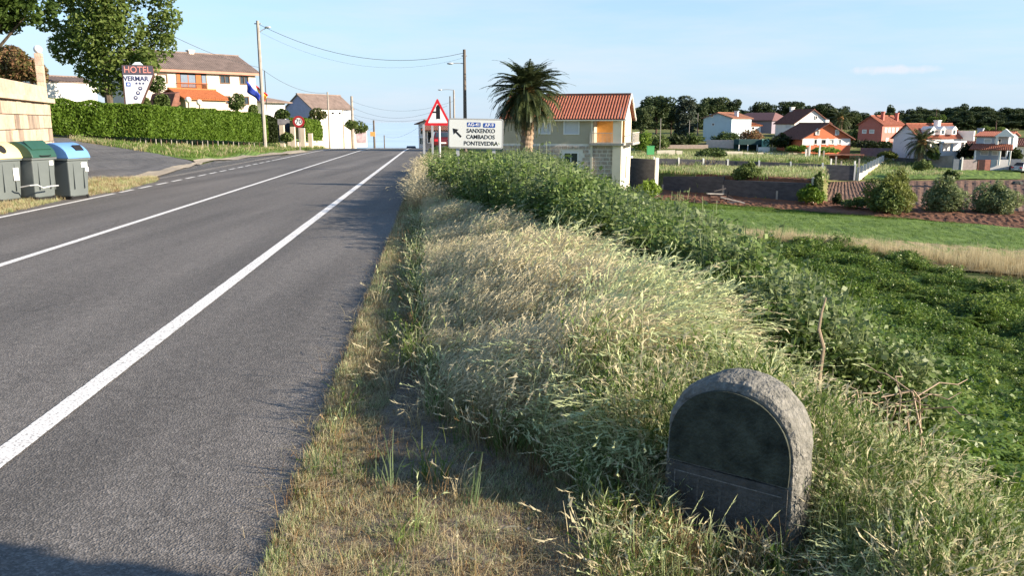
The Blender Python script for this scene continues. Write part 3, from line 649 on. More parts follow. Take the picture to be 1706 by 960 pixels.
for px in (1361.5, 1394.5):
    u0 = plane_hit(px - 3, 220, g2(1339, 124), g2(1420, 124.8))[0]; z0 = zz(224, 127) + 3.4; add_window(r, Matrix.Translation((0, -.06, 0)), (u0, u0 + .55, z0, z0 + .6), 'curtain')
    MB().prism([(u0 - .15, z0 + .62), (u0 + .70, z0 + .62), (u0 + .275, z0 + .95)], -.2, -.003).build('window_hood', whitew, r)
mb = MB(); mb.box(.5, 8.8, -2.2, -.05, .35, .5); mb.box(.6, .8, -2.1, -1.9, 0, .35); mb.box(8.4, 8.6, -2.1, -1.9, 0, .35); mb.build('porch_roof', tile_brown, r)
MB().box(w_ * .5 + .1, w_ * .5 + .7, 1.0, 1.6, RH_ - .5, RH_ + .6).build('chimney', whitew, r)
house('pink_house', 'large pink house with red hipped roof, two chimneys and two rows of windows', g2(1431, 148.1), g2(1471, 145), 9.0, -1.9, zz(207, 147), zz(193.5, 149), 'y', pink, tile_red,
      [('F', 1437, 216, 1443, 222, 'curtain'), ('F', 1449, 216, 1456, 222, 'curtain')] + [('R', a, 213, a + 2.6, 220.5, 'curtain') for a in (1474.5, 1480.5, 1486.5, 1493.5)] + [('R', a, 230, a + 3, 238, 'curtain') for a in (1476, 1488)], chim=[(3.2, 2.2, .5, .7), (3.4, 7.8, .5, .5)])
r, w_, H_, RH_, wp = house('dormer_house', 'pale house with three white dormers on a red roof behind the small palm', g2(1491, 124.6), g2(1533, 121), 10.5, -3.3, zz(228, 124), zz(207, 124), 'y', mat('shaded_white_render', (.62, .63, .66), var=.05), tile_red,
      [('R', 1560, 233, 1567, 250, 'dark'), ('R', 1583, 233, 1588, 250, 'dark')], chim=[(3.0, 5.8, .7, .5)])
# dormers and porch on the right slope
for py_, yv in ((0, 2.2), (1, 4.6), (2, 7.4)):
    mb = MB(); cx = w_ * .80; M = Matrix.Translation((cx, yv, H_ + .35))
    mb.box(0, 1.5, -.55, .55, 0, .75, M); mb.prism([(-.65, .752), (.65, .752), (0, 1.25)], -1.6, .1, M @ Matrix.Rotation(math.pi / 2, 4, 'Z') @ Matrix.Identity(4))
    dm = mb.build('dormer', whitew, r); MB().box(1.5, 1.53, -.28, .28, .1, .65, M).build('window', glass(), dm)
mb = MB(); mb.box(w_ + .02, w_ + 1.9, .2, 8.8, H_ - .8, H_ - .6)
for yv in (.35, 3.0, 5.6, 8.5): mb.box(w_ + 1.5, w_ + 1.8, yv - .15, yv + .15, -.8, H_ - .802)
mb.box(w_ + .02, w_ + 1.9, .1, 8.9, -1.5, .9); mb.build('porch', whitew, r)
MB().box(w_ - .6, w_ + 1.95, 10.3, 10.6, H_ - .6, H_ + .9).build('end_parapet', whitew, r)
# two tier house at the right edge
r, w_, H_, RH_, wp = house('two_tier_house', 'grey house with an upper and a lower red roof at the right of the picture', g2(1630, 116), g2(1684, 113.5), 8, -4.0, zz(227.5, 115), zz(220, 117), 'x', greyblue, tile_red,
      [('F', 1640, 231, 1651, 239, 'curtain'), ('F', 1658, 231, 1668, 238, 'glass'), ('F', 1634, 251, 1646, 258.5, 'curtain'), ('F', 1653, 251, 1662, 258.5, 'curtain'), ('F', 1668, 250, 1677, 262, 'dark')], over=.3, chim=[(-.3, 4, .7, .4)])
mb = MB(); zl = zz(249, 114) + 4.0; tiled_slope(mb, (-.5, -1.7, zl), (w_ + .9, -1.7, zl), (w_ + .6, -.02, zl + .75), (-.3, -.02, zl + .75), .25); mb.build('lower_roof', tile_red, r)
mb = MB(); mb.prism([(w_ - 1.6, H_), (w_ + .9, H_), (w_ - .35, H_ + 1.1)], -1.0, -.3); mb.box(w_ - 1.4, w_ - 1.1, -.9, -.6, zl + .7, H_ - .002); mb.box(w_ + .4, w_ + .7, -.9, -.6, zl + .7, H_ - .002); mb.build('balcony_gable', whitew, r)
for xx in (.2, 3.2, w_ + .5): MB().box(xx, xx + .2, -1.5, -1.3, 0, zl - .02).build('porch_post', whitew, r)
house('cream_house', 'cream house wall cut off by the right edge of the picture', g2(1692, 121), g2(1760, 119), 7, -3.6, zz(243, 120), zz(232, 121), 'x', cream, tile_brown, [('F', 1695, 249, 1703, 255, 'glass')])
house('low_grey_shed_house', 'low pale grey house partly hidden between the dormer house and the two tier house', g2(1596, 131), g2(1632, 130), 6, -3.3, zz(243, 130), zz(234, 131), 'x', greyblue, tile_brown, [('F', 1603, 245, 1609, 250, 'glass')])
# sheds and walls on the slope
def wall_thing(name, label, pts, h, th, m, cat='wall', posts=None, postm=None, post_h=.25, below=.6, cap=None, group=None, post_w=.2):
    """pts: list of (x, y, ztop)"""
    root = empty(name, (pts[0][0], pts[0][1], pts[0][2] - h)); tag(root, label, cat, group); o = Vector(root.location)
    for (a, b) in zip(pts, pts[1:]):
        a = Vector(a); b = Vector(b); L = math.hypot(b.x - a.x, b.y - a.y); rz = math.atan2(b.y - a.y, b.x - a.x)
        M = Matrix.Translation(a - o) @ Matrix.Rotation(rz, 4, 'Z'); dz = b.z - a.z; mb = MB()
        vs = [(0, 0, -h - below), (L, 0, -h - below + dz), (L, th, -h - below + dz), (0, th, -h - below), (0, 0, 0), (L, 0, dz), (L, th, dz), (0, th, 0)]
        mb.add([M @ Vector(v) for v in vs], [(3, 2, 1, 0), (4, 5, 6, 7), (0, 1, 5, 4), (1, 2, 6, 5), (2, 3, 7, 6), (3, 0, 4, 7)])
        mb.build('panel', m, root)
        if posts:
            n = max(1, int(round(L / posts)))
            for i in range(n + 1):
                t = i / n; q = MB(); q.box(L * t - post_w / 2, L * t + post_w / 2, -.05, th + .05, -h - below + dz * t, post_h + dz * t, M); q.build('post', postm or concrete, root)
    return root
def w3(px, py, D): p = P(px, py, D); return (p.x, p.y, p.z)
a0, a1 = w3(1105, 294, 92.5), w3(1206, 294, 86.5)
wall_thing('block_wall', 'long dark grey block wall with short pale posts behind the scrap heap', [a0, a1], 2.4, .25, cinder, posts=6.0, post_h=-.9)
wall_thing('block_wall', 'lower right stretch of the dark block wall left of the crumbling cream wall', [w3(1206.5, 299.5, 86.4), w3(1296, 303, 81.6), w3(1362, 306, 78.5)], 2.3, .25, cinder, posts=6.0, post_h=-.9)
wall_thing('block_wall', 'tall dark block wall right beside the beige house', [w3(1050, 263, 92), w3(1093, 266, 87.5)], 4.2, .25, cinder, posts=12, post_h=.2, postm=whitew)
wall_thing('cream_wall_stub', 'crumbling cream wall stub at the end of the dark block wall', [w3(1358, 296, 78), w3(1372, 293, 88)], 2.6, .3, cream)
wall_thing('terrace_wall', 'dark terrace wall with small pale post tops across the upper garden', [w3(1090, 263.5, 104), w3(1213, 267.5, 104), w3(1425, 276, 101)], 1.2, .25, cinder, posts=3.6, post_h=.18, postm=whitew)
wall_thing('low_dark_wall', 'short dark wall above the pale ploughed plot left of the diagonal wall', [w3(1376, 291.5, 104), w3(1431, 290, 104)], 1.4, .25, cinder)
wall_thing('diagonal_wall', 'long sunlit cream wall running diagonally uphill with posts above it', [w3(1431, 290.5, 103), w3(1484, 263, 128)], 1.3, .25, cream, posts=2.6, post_h=.9, postm=galv, post_w=.1)
wall_thing('short_white_wall', 'short sunlit white wall on the terrace left of the diagonal wall', [w3(1377, 284, 106), w3(1407, 275, 118)], .8, .2, whitew)
rs = random.Random(9)
gp = w3(1110, 250, 125); i = 0; px = 1095
while px < 1340:
    wd = rs.choice([10, 16, 22, 30]); 
    if not 1146 < px + wd / 2 < 1180:
        wall_thing('ruined_wall', 'sunlit broken cream wall pieces standing in a row across the terraces', [w3(px, 250.5 + (px - 1100) * .022 + rs.uniform(-1, 1), 122), w3(px + wd, 250.5 + (px - 1100) * .022 + rs.uniform(-1, 1), 122)], 1.1, .3, cream, group='broken cream wall pieces on the terrace')
    px += wd + rs.choice([2, 3, 6])
wall_thing('tan_bank_wall', 'low pale pinkish wall along the terrace above the green box', [w3(1090, 241.5, 134), w3(1180, 241, 134)], .8, .3, mat('pinkish_stone', (.38, .30, .25), var=.2))
wall_thing('pinkish_wall', 'pinkish white garden wall below the pale blue house', [w3(1177, 233, 136), w3(1228, 233, 134)], 1.6, .2, mat('pinkish_render', (.62, .50, .44), var=.12))
wall_thing('white_wall', 'low white wall in front of the green roofed shed', [w3(1264, 245, 128), w3(1283, 245, 128)], .9, .2, whitew)
wall_thing('grey_garden_wall', 'long grey garden wall between the orange house and the dormer house', [w3(1434, 246.5, 131), w3(1491, 247, 128)], 1.8, .25, mat('grey_render', (.17, .17, .19), var=.2))
wall_thing('stone_garden_wall', 'dark stone wall under the small palm', [w3(1490, 262, 122), w3(1552, 266, 119)], 1.2, .3, mat('dark_stone', (.11, .105, .11), var=.35, scale=3))
wall_thing('cream_gate_wall', 'pale stone wall in front of the dormer house', [w3(1552, 260, 118), w3(1589, 259, 116)], 1.8, .25, mat('worn_stone', (.34, .29, .25), var=.2, scale=1.5))
wl = empty('patchwork_wall', w3(1589, 281, 113)); tag(wl, 'garden wall of mixed grey, pinkish and brick panels with a garage door at right', 'wall')
o = Vector(wl.location)
for (a, b, c, m_) in ((1589, 1603, 265, 'slate'), (1605, 1628, 266, 'pinkish_grey'), (1628.5, 1649, 266, 'brick_red'), (1651, 1682, 266, 'garage_white'), (1683, 1699, 265, 'slate')):
    mm = {'slate': mat('slate_panel', (.13, .15, .18), var=.15), 'pinkish_grey': mat('pinkish_grey_panel', (.35, .28, .27), var=.2), 'brick_red': mat('brick_red_panel', (.32, .13, .10), var=.2), 'garage_white': mat('garage_door', (.45, .45, .46), var=.08)}[m_]
    p0 = Vector(w3(a, c, 113)) - o; p1 = Vector(w3(b, 286, 113)) - o; mb = MB(); mb.box(p0.x, p1.x, 0, .2, p1.z, p0.z)
    mb.build('garage_door' if m_ == 'garage_white' else 'panel', mm, wl)
MB().box((Vector(w3(1603, 260, 113)) - o).x, (Vector(w3(1605, 260, 113)) - o).x, -.1, .25, -.5, (Vector(w3(1604, 262, 113)) - o).z).build('post', whitew, wl)
sd_ = empty('green_shed', (*g2(1233, 131), -2.9)); tag(sd_, 'dark green open shed with a light green panel at its right end', 'shed')
gd = mat('dark_green_paint', (.03, .07, .07), var=.2); gl = mat('light_green_panel', (.28, .50, .38), var=.08)
MB().box(0, 4.6, 0, 3, 1.2, 2.0).build('roof_fascia', gd, sd_); MB().box(0, 4.6, 2.8, 3, -.5, 1.198).build('back_wall', gd, sd_)
for xx in (0, 1.4, 2.9): MB().box(xx, xx + .12, 0, .12, -.5, 1.198).build('post', whitew, sd_)
MB().box(3.6, 4.8, -.3, -.1, .7, 2.1).build('side_panel', gl, sd_)
gb_ = MB().box(-.5, .5, 0, .6, 0, 1.15); gb_.box(-.55, .55, -.04, .64, 1.152, 1.22); o = gb_.build('green_cabinet', mat('bright_green_paint', (.10, .42, .16), var=.05)); o.location = w3(1084, 257.5, 116); tag(o, 'bright green box standing by the terrace wall', 'cabinet')
o['label'] = 'bright green utility box standing behind the dark wall right of the beige house'
# -- hotel and buildings on the left
Ah, Bh = g2(247, 86), g2(430, 95)
hot, hw, HH, HR, wp = house('hotel', 'pale stone clad hotel with weathered tiled roof, orange brown loggia and small windows', Ah, Bh, 9, .8, zz(115, 90), zz(88, 93), 'x', stonef, tile_grey,
      [('F', 262, 123, 279, 138, 'curtain', frame_brown), ('F', 366, 125.5, 383, 139, 'glass', frame_brown), ('F', 399, 126.5, 414, 140.5, 'glass', frame_brown), ('F', 376, 160, 384, 172, 'glass', frame_brown), ('F', 399, 160.5, 415, 174, 'glass', frame_brown),
       ('F', 262, 158, 280, 175, 'glass', frame_brown), ('F', 293, 120, 345, 150, 'dark', frame_brown)], cat='hotel', over=.45, chim=[(7.2, 4.5, .6, .3)], base=2)
hot.children  # loggia panels in front of the dark opening
u0 = plane_hit(293, 130, Ah, Bh)[0]; u1 = plane_hit(345, 130, Ah, Bh)[0]; zt = plane_hit(320, 120, Ah, Bh)[1] - .8; zb_ = plane_hit(320, 150, Ah, Bh)[1] - .8
rust = mat('orange_brown_wood', (.38, .12, .045), var=.15)
uu = lambda px: plane_hit(px, 130, Ah, Bh)[0]
for a, b in ((293.5, 300), (326, 335)): MB().box(uu(a), uu(b), -.03, .02, zb_ + .05, zt - .05).build('loggia_panel', rust, hot)
fr = MB().box(uu(301), uu(325), -.02, .03, zb_ + .3, zt - .3); g_ = fr.build('balcony_door', mat('bluish_glass', (.16, .20, .26), rough=.1, spec=.8), hot)
MB().box(uu(312.5), uu(314), -.035, -.021, zb_ + .3, zt - .3).build('door_mullion', rust, g_)
MB().box(uu(336), uu(344), -.02, .03, zb_ + .6, zt - .3).build('side_window', mat('bluish_glass', (.16, .20, .26)), hot)
MB().box(u0 - .1, u1 + .1, -.25, 0, zb_ - .25, zb_ - .05).build('balcony_slab', whitew, hot)
mb = MB(); x = u0
while x < u1: mb.box(x, x + .03, -.2, -.17, zb_ - .05, zb_ + .7); x += .14
mb.box(u0, u1, -.21, -.15, zb_ + .7, zb_ + .76); mb.build('balcony_railing', rust, hot)
MB().box(-.5, hw + .5, -.5, -.3, HH - .42, HH - .18).build('cornice', mat('pink_cornice', (.5, .22, .16), var=.1), hot)
o = MB().box(3.2, 5.0, 1.0, 1.01, HR, HR + .01)
# patch of red tiles is part of roof weathering
Ag, Bg = g2(312, 76), g2(378, 80)
r, w_, H_, RH_, wp = house('gatehouse', 'small outbuilding with a bright orange tiled roof in front of the hotel', Ag, Bg, 3.5, .9, zz(163.5, 78), zz(151, 80), 'x', mat('buff_render', (.50, .42, .33), var=.1), tile_orange, [], cat='outbuilding', over=.4)
MB().prism([(-1.6, H_ - 1.2), (-.42, H_ - .6), (-.42, H_ + .5), (-.9, H_ + .35)], .2, 3.4).build('porch_roof', tile_brown, r)
house('white_garage', 'white garage building with a flat grey tiled roof right of the hotel flags', g2(437, 104), g2(476, 108), 7, .4, zz(169, 105), zz(161.5, 107), 'x', whitew, tile_grey, [('F', 444, 182, 463, 196, 'shutter')], hip=1.4, cat='garage', over=.7)
bgh = house('blue_gabled_house', 'white house with a lavender blue gable and grey roof beyond the speed limit sign', g2(478, 114), g2(520, 112), 8.7, -.5, zz(179, 113), zz(158.5, 116), 'y', whitew, tile_grey,
      [('R', 551, 186, 557, 191, 'dark'), ('R', 563, 186, 568, 191, 'dark')], cat='house', over=.3)
MB().prism([(0, -1), (bgh[1], -1), (bgh[1], bgh[2]), (bgh[1] / 2, bgh[3]), (0, bgh[2])], -.05, -.004).build('gable_facing', mat('lavender_render', (.30, .32, .50), var=.08), bgh[0])
wall_thing('cream_boundary_wall', 'tall cream wall stepping down the roadside below the blue gabled house', [w3(528, 201, 90), w3(566, 205, 100), w3(593, 223, 112)], 2.6, .25, cream)
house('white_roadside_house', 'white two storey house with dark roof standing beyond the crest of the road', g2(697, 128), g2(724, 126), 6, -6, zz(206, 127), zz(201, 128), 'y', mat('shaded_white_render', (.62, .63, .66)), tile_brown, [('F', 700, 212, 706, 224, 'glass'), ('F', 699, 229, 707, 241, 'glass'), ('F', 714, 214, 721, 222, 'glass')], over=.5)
house('roadside_kiosk', 'low grey building with a brown roof beyond the warning sign', g2(708, 118), g2(748, 117), 4, -6, zz(216, 118), zz(208, 118), 'x', mat('grey_wood', (.3, .28, .27), var=.2), tile_brown, [('F', 712, 219, 720, 238, 'dark'), ('F', 726, 219, 738, 230, 'glass')], cat='kiosk', over=.5)
house('long_white_shed', 'long white flat roofed building behind the tree and the hedge', g2(60, 66), g2(166, 70), 5, 1.2, zz(137, 68), zz(128, 69), 'x', whitew, tile_grey, [], cat='building', over=.1)
# ================================================================== street objects
def gz(x, y): return float(tz(x, y))
# -- milestone
ms = mat('milestone_granite', (.085, .085, .075), scale=22, col2=(.25, .24, .215), bump=1.0, bscale=55, detail=12)
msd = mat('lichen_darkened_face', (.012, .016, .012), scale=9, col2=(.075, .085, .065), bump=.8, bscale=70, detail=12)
base = G(1222, 892); st = empty('milestone', (base.x, base.y, base.z - .25), -R(36)); tag(st, 'rounded granite milestone with a blackened shaded face standing in the grass', 'milestone')
Wm, Hm, Dm = .64, 1.06, .27
prof = []
for i in range(25):
    t = math.pi * i / 24; prof.append((-Wm / 2 * math.cos(t) * (1), Hm - .34 + .34 * math.sin(t) ** .85))
prof = [(-Wm / 2 - .015, 0)] + prof + [(Wm / 2 + .015, 0)]
import bmesh
def stone_body():
    bm = bmesh.new(); n = len(prof); layers = [(-Dm / 2, .93), (-Dm / 2 + .02, .975), (-Dm / 2 + .07, 1.0), (0, 1.01), (Dm / 2 - .07, 1.0), (Dm / 2 - .02, .97), (Dm / 2, .92)]
    rings = []
    for y, s in layers:
        rings.append([bm.verts.new((x * s, y, Hm * .45 + (z - Hm * .45) * (s if z > .1 else 1))) for x, z in prof])
    for a, b in zip(rings, rings[1:]):
        for i in range(n): bm.faces.new((a[i], a[(i + 1) % n], b[(i + 1) % n], b[i]))
    bm.faces.new(rings[0][::-1]); bm.faces.new(rings[-1])
    bmesh.ops.recalc_face_normals(bm, faces=bm.faces); me = bpy.data.meshes.new('stone_block'); bm.to_mesh(me); bm.free(); me.materials.append(ms)
    return me
o = bpy.data.objects.new('stone_body', stone_body()); link(o, st)
md = o.modifiers.new('sub', 'SUBSURF'); md.levels = 3; md.render_levels = 4; md.subdivision_type = 'SIMPLE'
tx = bpy.data.textures.new('rough', 'CLOUDS'); tx.noise_scale = .035; dm_ = o.modifiers.new('d', 'DISPLACE'); dm_.texture = tx; dm_.strength = .006; dm_.mid_level = .5
tx2 = bpy.data.textures.new('lumps', 'CLOUDS'); tx2.noise_scale = .22; d2 = o.modifiers.new('d2', 'DISPLACE'); d2.texture = tx2; d2.strength = .035; d2.mid_level = .5
for p_ in o.data.polygons: p_.use_smooth = True
# dark inset face, lower framed panel and worn carved marks
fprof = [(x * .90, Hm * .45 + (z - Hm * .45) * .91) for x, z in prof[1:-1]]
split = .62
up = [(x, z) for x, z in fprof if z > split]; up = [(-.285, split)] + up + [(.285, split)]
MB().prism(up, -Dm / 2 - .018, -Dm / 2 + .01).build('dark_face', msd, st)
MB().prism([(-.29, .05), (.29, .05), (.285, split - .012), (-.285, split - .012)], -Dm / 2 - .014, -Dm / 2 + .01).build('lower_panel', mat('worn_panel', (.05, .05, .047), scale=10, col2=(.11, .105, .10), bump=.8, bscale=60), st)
line_m = mat('pale_painted_line', (.30, .29, .27), scale=60, col2=(.07, .068, .065))
lm = MB(); lm.box(-.255, .262, -Dm / 2 - .0165, -Dm / 2 - .0145, split - .055, split - .051); lm.box(-.255, -.251, -Dm / 2 - .0165, -Dm / 2 - .0145, split - .17, split - .0555)
tag(lm.build('border_line', line_m, st), kind='stuff')
cm_ = MB(); rs = random.Random(3)
for i, (x, z, w_, h_) in enumerate([(-.03, .42, .012, .10), (-.018, .49, .03, .008), (-.018, .41, .03, .008), (.05, .44, .008, .09), (.075, .44, .008, .09), (.10, .44, .008, .09), (.16, .42, .008, .12), (.19, .45, .02, .008), (-.14, .42, .01, .13), (.22, .42, .008, .11)]):
    cm_.box(x, x + w_, -Dm / 2 - .0160, -Dm / 2 - .0142, z, z + h_)
tag(cm_.build('worn_inscription', mat('worn_paint', (.14, .135, .125), scale=60, col2=(.05, .048, .045)), st), 'faint unreadable carved strokes', kind='stuff')
# -- direction sign
spm = mat('sign_face_white', (.62, .64, .62), var=.04, rough=.4, scale=1); spn = mat('sign_back', (.3, .3, .31), var=.1)
blk = mat('sign_black', (.012, .012, .014), rough=.5); blu = mat('sign_blue', (.02, .07, .30), rough=.4); redm = mat('sign_red', (.55, .02, .03), rough=.4)
D0 = 25.0; c0 = P(792.5, 222.5, D0); wS = 90.5 * D0 / F; hS = 48.5 * D0 / F
s = empty('direction_sign', (c0.x, c0.y, gz(c0.x, c0.y)), R(1)); tag(s, 'white direction sign with arrow reading Sanxenxo, Cambados and Pontevedra on grey posts', 'road sign')
zc = c0.z - s.location.z
def rrect(w, h, r, n=4):
    pts = []
    for cx_, cz, a0 in ((w / 2 - r, h / 2 - r, 0), (-w / 2 + r, h / 2 - r, 90), (-w / 2 + r, -h / 2 + r, 180), (w / 2 - r, -h / 2 + r, 270)):
        for i in range(n + 1): a = R(a0 + 90 * i / n); pts.append((cx_ + r * math.cos(a), cz + r * math.sin(a)))
    return pts
T = Matrix.Translation((0, 0, zc)) @ Matrix.Rotation(R(1.0), 4, 'Y')
pn = MB().prism(rrect(wS, hS, .07), -.02, .03, T).build('sign_panel', spn, s)
MB().prism(rrect(wS - .035, hS - .035, .06), -.024, -.0201, T).build('sign_face', spm, pn)
bd = MB(); o_, i_ = rrect(wS - .05, hS - .05, .055), rrect(wS - .075, hS - .075, .045); k = len(o_)
bd.add([T @ Vector((x, -.026, z)) for x, z in o_ + i_], [(i, (i + 1) % k, k + (i + 1) % k, k + i) for i in range(k)]); bd.build('border', mat('sign_border_grey', (.10, .105, .105)), pn)
def q(px, py): return ((px - 792.5) * D0 / F, (222.5 - py) * D0 / F)
for body, px, py, sz, m_, bold, sx in (('SANXENXO', 801, 218.2, .150, blk, .003, .98), ('CAMBADOS', 800.5, 228, .150, blk, .003, .98), ('PONTEVEDRA', 801, 238.5, .150, blk, .003, 1.0)):
    x, z = q(px, py); v = T @ Vector((x, -.0265, z)); text_mesh('lettering', body, sz * 1.15, m_, pn, v, (math.pi / 2, R(1.0), 0), .0015, bold=bold, sx=sx * .95)
for body, px, py, w_ in (('AG-41', 789.5, 208, 22), ('AP-9', 814.5, 208.8, 19.5)):
    x, z = q(px, py); ww = w_ * D0 / F; M = T @ Matrix.Translation((x, 0, z)); pl = MB().prism(rrect(ww, .135, .025), -.0285, -.0245, M).build('road_number_plate', blu, pn)
    v = T @ Vector((x, -.0295, z)); text_mesh('lettering', body, .135, white, pl, v, (math.pi / 2, R(1.0), 0), .001, bold=.002)
def arrow(m, M, pts, y0, y1, parent, name='arrow'): return MB().prism(pts, y0, y1, M).build(name, m, parent)
x, z = q(761.5, 221); M = T @ Matrix.Translation((x, 0, z)) @ Matrix.Rotation(R(-45), 4, 'Y')
arrow(blk, M, [(-.028, -.19), (.028, -.19), (.028, .02), (.105, .02), (0, .17), (-.105, .02), (-.028, .02)], -.0275, -.0242, pn)
for px in (762.5, 822):
    x = (px - 792.5) * D0 / F; MB().box(x - .05, x + .05, .035, .12, -.3, zc + hS / 2 - .05).build('post', galv, s)
# -- triangular warning sign
D1 = 34.0; c1 = P(729, 186, D1); s = empty('warning_sign', (c1.x, c1.y, gz(c1.x, c1.y)), R(2)); tag(s, 'red bordered triangular warning sign with a side road symbol behind the direction sign', 'road sign')
zc = c1.z - s.location.z; hw_ = 22.5 * D1 / F; ht = 44 * D1 / F
def tri(k, r=.05):
    cz = -ht / 6 * 1.0; P3 = [(-hw_ * k, -ht / 2 * k + cz * (1 - k)), (hw_ * k, -ht / 2 * k + cz * (1 - k)), (0, ht / 2 * k + cz * (1 - k))]; out = []
    for i in range(3):
        p = Vector(P3[i]); a = Vector(P3[i - 1]); b = Vector(P3[(i + 1) % 3]); ra = (a - p).normalized() * r * 1.7; rb = (b - p).normalized() * r * 1.7
        for t in (0, .25, .5, .75, 1): v = (p + ra) * (1 - t) ** 2 + p * 2 * t * (1 - t) + (p + rb) * t * t; out.append((v.x, v.y))
    return out
T = Matrix.Translation((0, 0, zc)); pn = MB().prism(tri(1.0), -.01, .02, T).build('sign_panel', redm, s)
MB().prism(tri(.72, .03), -.014, -.0102, T).build('sign_face', mat('sign_face_bright', (.75, .76, .74), var=.03), pn)
MB().prism([(-.10, -.38), (-.07, -.34), (.07, -.34), (.10, -.38), (.10, .22), (0, .36), (-.10, .22)], -.0165, -.0142, T @ Matrix.Scale(.85, 4) @ Matrix.Translation((.02, 0, .0))).build('road_symbol', blk, pn)
MB().prism([(-.26, -.06), (-.095, -.06), (-.095, .02), (-.26, .02)], -.0165, -.0142, T @ Matrix.Scale(.85, 4) @ Matrix.Translation((.02, 0, .0))).build('side_road_symbol', blk, pn)
MB().tube([(.06, .05, -.3), (.06, .05, zc + ht * .2)], .045, 10).build('post', galv, s)
for px, D, lab in ((705.7, 42, 'bare thin grey post at the roadside, left of the two behind the warning sign'), (720, 40, 'bare thin grey post at the roadside, right of the two behind the warning sign')):
    c = P(px, 207, D); o = MB().box(-.05, .05, -.03, .03, -.3, c.z - gz(c.x, c.y)).build('sign_post', galv); o.location = (c.x, c.y, gz(c.x, c.y)); tag(o, lab, 'post')
# -- speed limit sign
D2 = 63.0; c2 = P(497.5, 202.5, D2); s = empty('speed_limit_sign', (c2.x, c2.y, gz(c2.x, c2.y)), R(3)); tag(s, 'round red and white speed limit sign reading 70 on a pale post', 'road sign')
zc = c2.z - s.location.z; rr = 9.5 * D2 / F
def disc(r, y0, y1, n=28): return MB().prism([(r * math.cos(2 * math.pi * i / n), r * math.sin(2 * math.pi * i / n)) for i in range(n)], y0, y1, Matrix.Translation((0, 0, zc)))
pn = disc(rr, -.01, .02).build('sign_panel', mat('sign_dark_red', (.30, .02, .025)), s); disc(rr * .62, -.014, -.0102).build('sign_face', mat('sign_face_bright', (.75, .76, .74)), pn)
text_mesh('lettering', '70', .50, mat('sign_digits', (.02, .03, .06)), pn, (0, -.016, zc - .01), (math.pi / 2, 0, 0), .001, bold=.008)
MB().box(-.05, .05, .022, .08, -.3, zc + .2).build('post', conc_pole, s)
# -- hotel sign
D3 = 54.0
def hp(px, py): v = P(px, py, D3); return v
o0 = hp(209, 180); s = empty('hotel_sign', (o0.x, o0.y, gz(o0.x, o0.y)), R(14)); tag(s, 'tall tapering white hotel sign with dark header and red lettering above the hedge', 'sign')
k_ = D3 / F; bz = o0.z - s.location.z
def hl(px, py): return ((px - 209) * k_ * 1.03, bz + (180 - py) * k_)
MB().prism([hl(*p) for p in ((208, 183), (209, 112), (253, 112), (255, 127), (229, 183))], 0, .35).build('sign_box', mat('sign_box_brown', (.09, .045, .035)), s)
MB().prism([hl(*p) for p in ((210.5, 182), (210.5, 127.2), (253, 127.2), (228, 182))], -.02, -.002).build('sign_face', mat('hotel_sign_white', (.56, .58, .64), var=.03), s)
hd = MB().prism([hl(*p) for p in ((209.5, 127), (209.5, 112.5), (254, 112.5), (254.5, 127))], -.04, -.002).build('header', mat('header_grey', (.07, .065, .09)), s)
x, z = hl(231.5, 119.6); text_mesh('lettering', 'HOTEL', .58, mat('hotel_letter_red', (.62, .25, .22)), hd, (x, -.05, z), (math.pi / 2, 0, 0), .004, bold=.002, sx=.90)
nvy = mat('sign_navy', (.03, .04, .12))
x, z = hl(228.5, 133.5); text_mesh('lettering', 'VERMAR', .42, nvy, s, (x, -.026, z), (math.pi / 2, 0, 0), .003, bold=.01, sx=.95)
for px in (228.5, 233.5, 238.5):
    x, z = hl(px, 140.6); pts = []
    for i in range(10): r_ = .10 if i % 2 == 0 else .045; pts.append((x + r_ * math.sin(math.pi * i / 5), z + r_ * math.cos(math.pi * i / 5)))
    MB().prism(pts, -.026, -.021).build('star', nvy, s)
x, z = hl(216.5, 142); b_ = MB().box(x - .14, x + .14, -.026, -.021, z - .14, z + .12).build('square_emblem', mat('emblem_blue', (.04, .10, .35)), s); MB().box(x - .06, x + .07, -.029, -.0265, z - .06, z + .05).build('emblem_mark', white, b_)
for px, py in ((233.5, 148.5), (229.5, 155.8), (225.5, 163.5)):
    x, z = hl(px, py); n = 16; cdk = MB().prism([(x + .125 * math.cos(2 * math.pi * i / n), z + .125 * math.sin(2 * math.pi * i / n)) for i in range(n)], -.026, -.021).build('round_emblem', nvy, s)
    MB().box(x - .05, x + .05, -.029, -.0265, z - .02, z + .05).build('emblem_mark', white, cdk)
x, z = hl(217, 174); MB().box(x - .14, x + .16, -.026, -.021, z - .02, z + .05).build('black_mark', blk, s); MB().box(x + .17, x + .27, -.026, -.021, z - .03, z + .07).build('red_mark', redm, s)
MB().prism([hl(*p) for p in ((224, 111.5), (229, 107), (236, 107), (240, 111.5))], .02, .2).build('top_lamp', mat('pale_lamp', (.5, .6, .66)), s)
for px in (213, 224): x, z = hl(px, 180); MB().box(x - .06, x + .06, .1, .25, -.3, z).build('post', darkmetal, s)
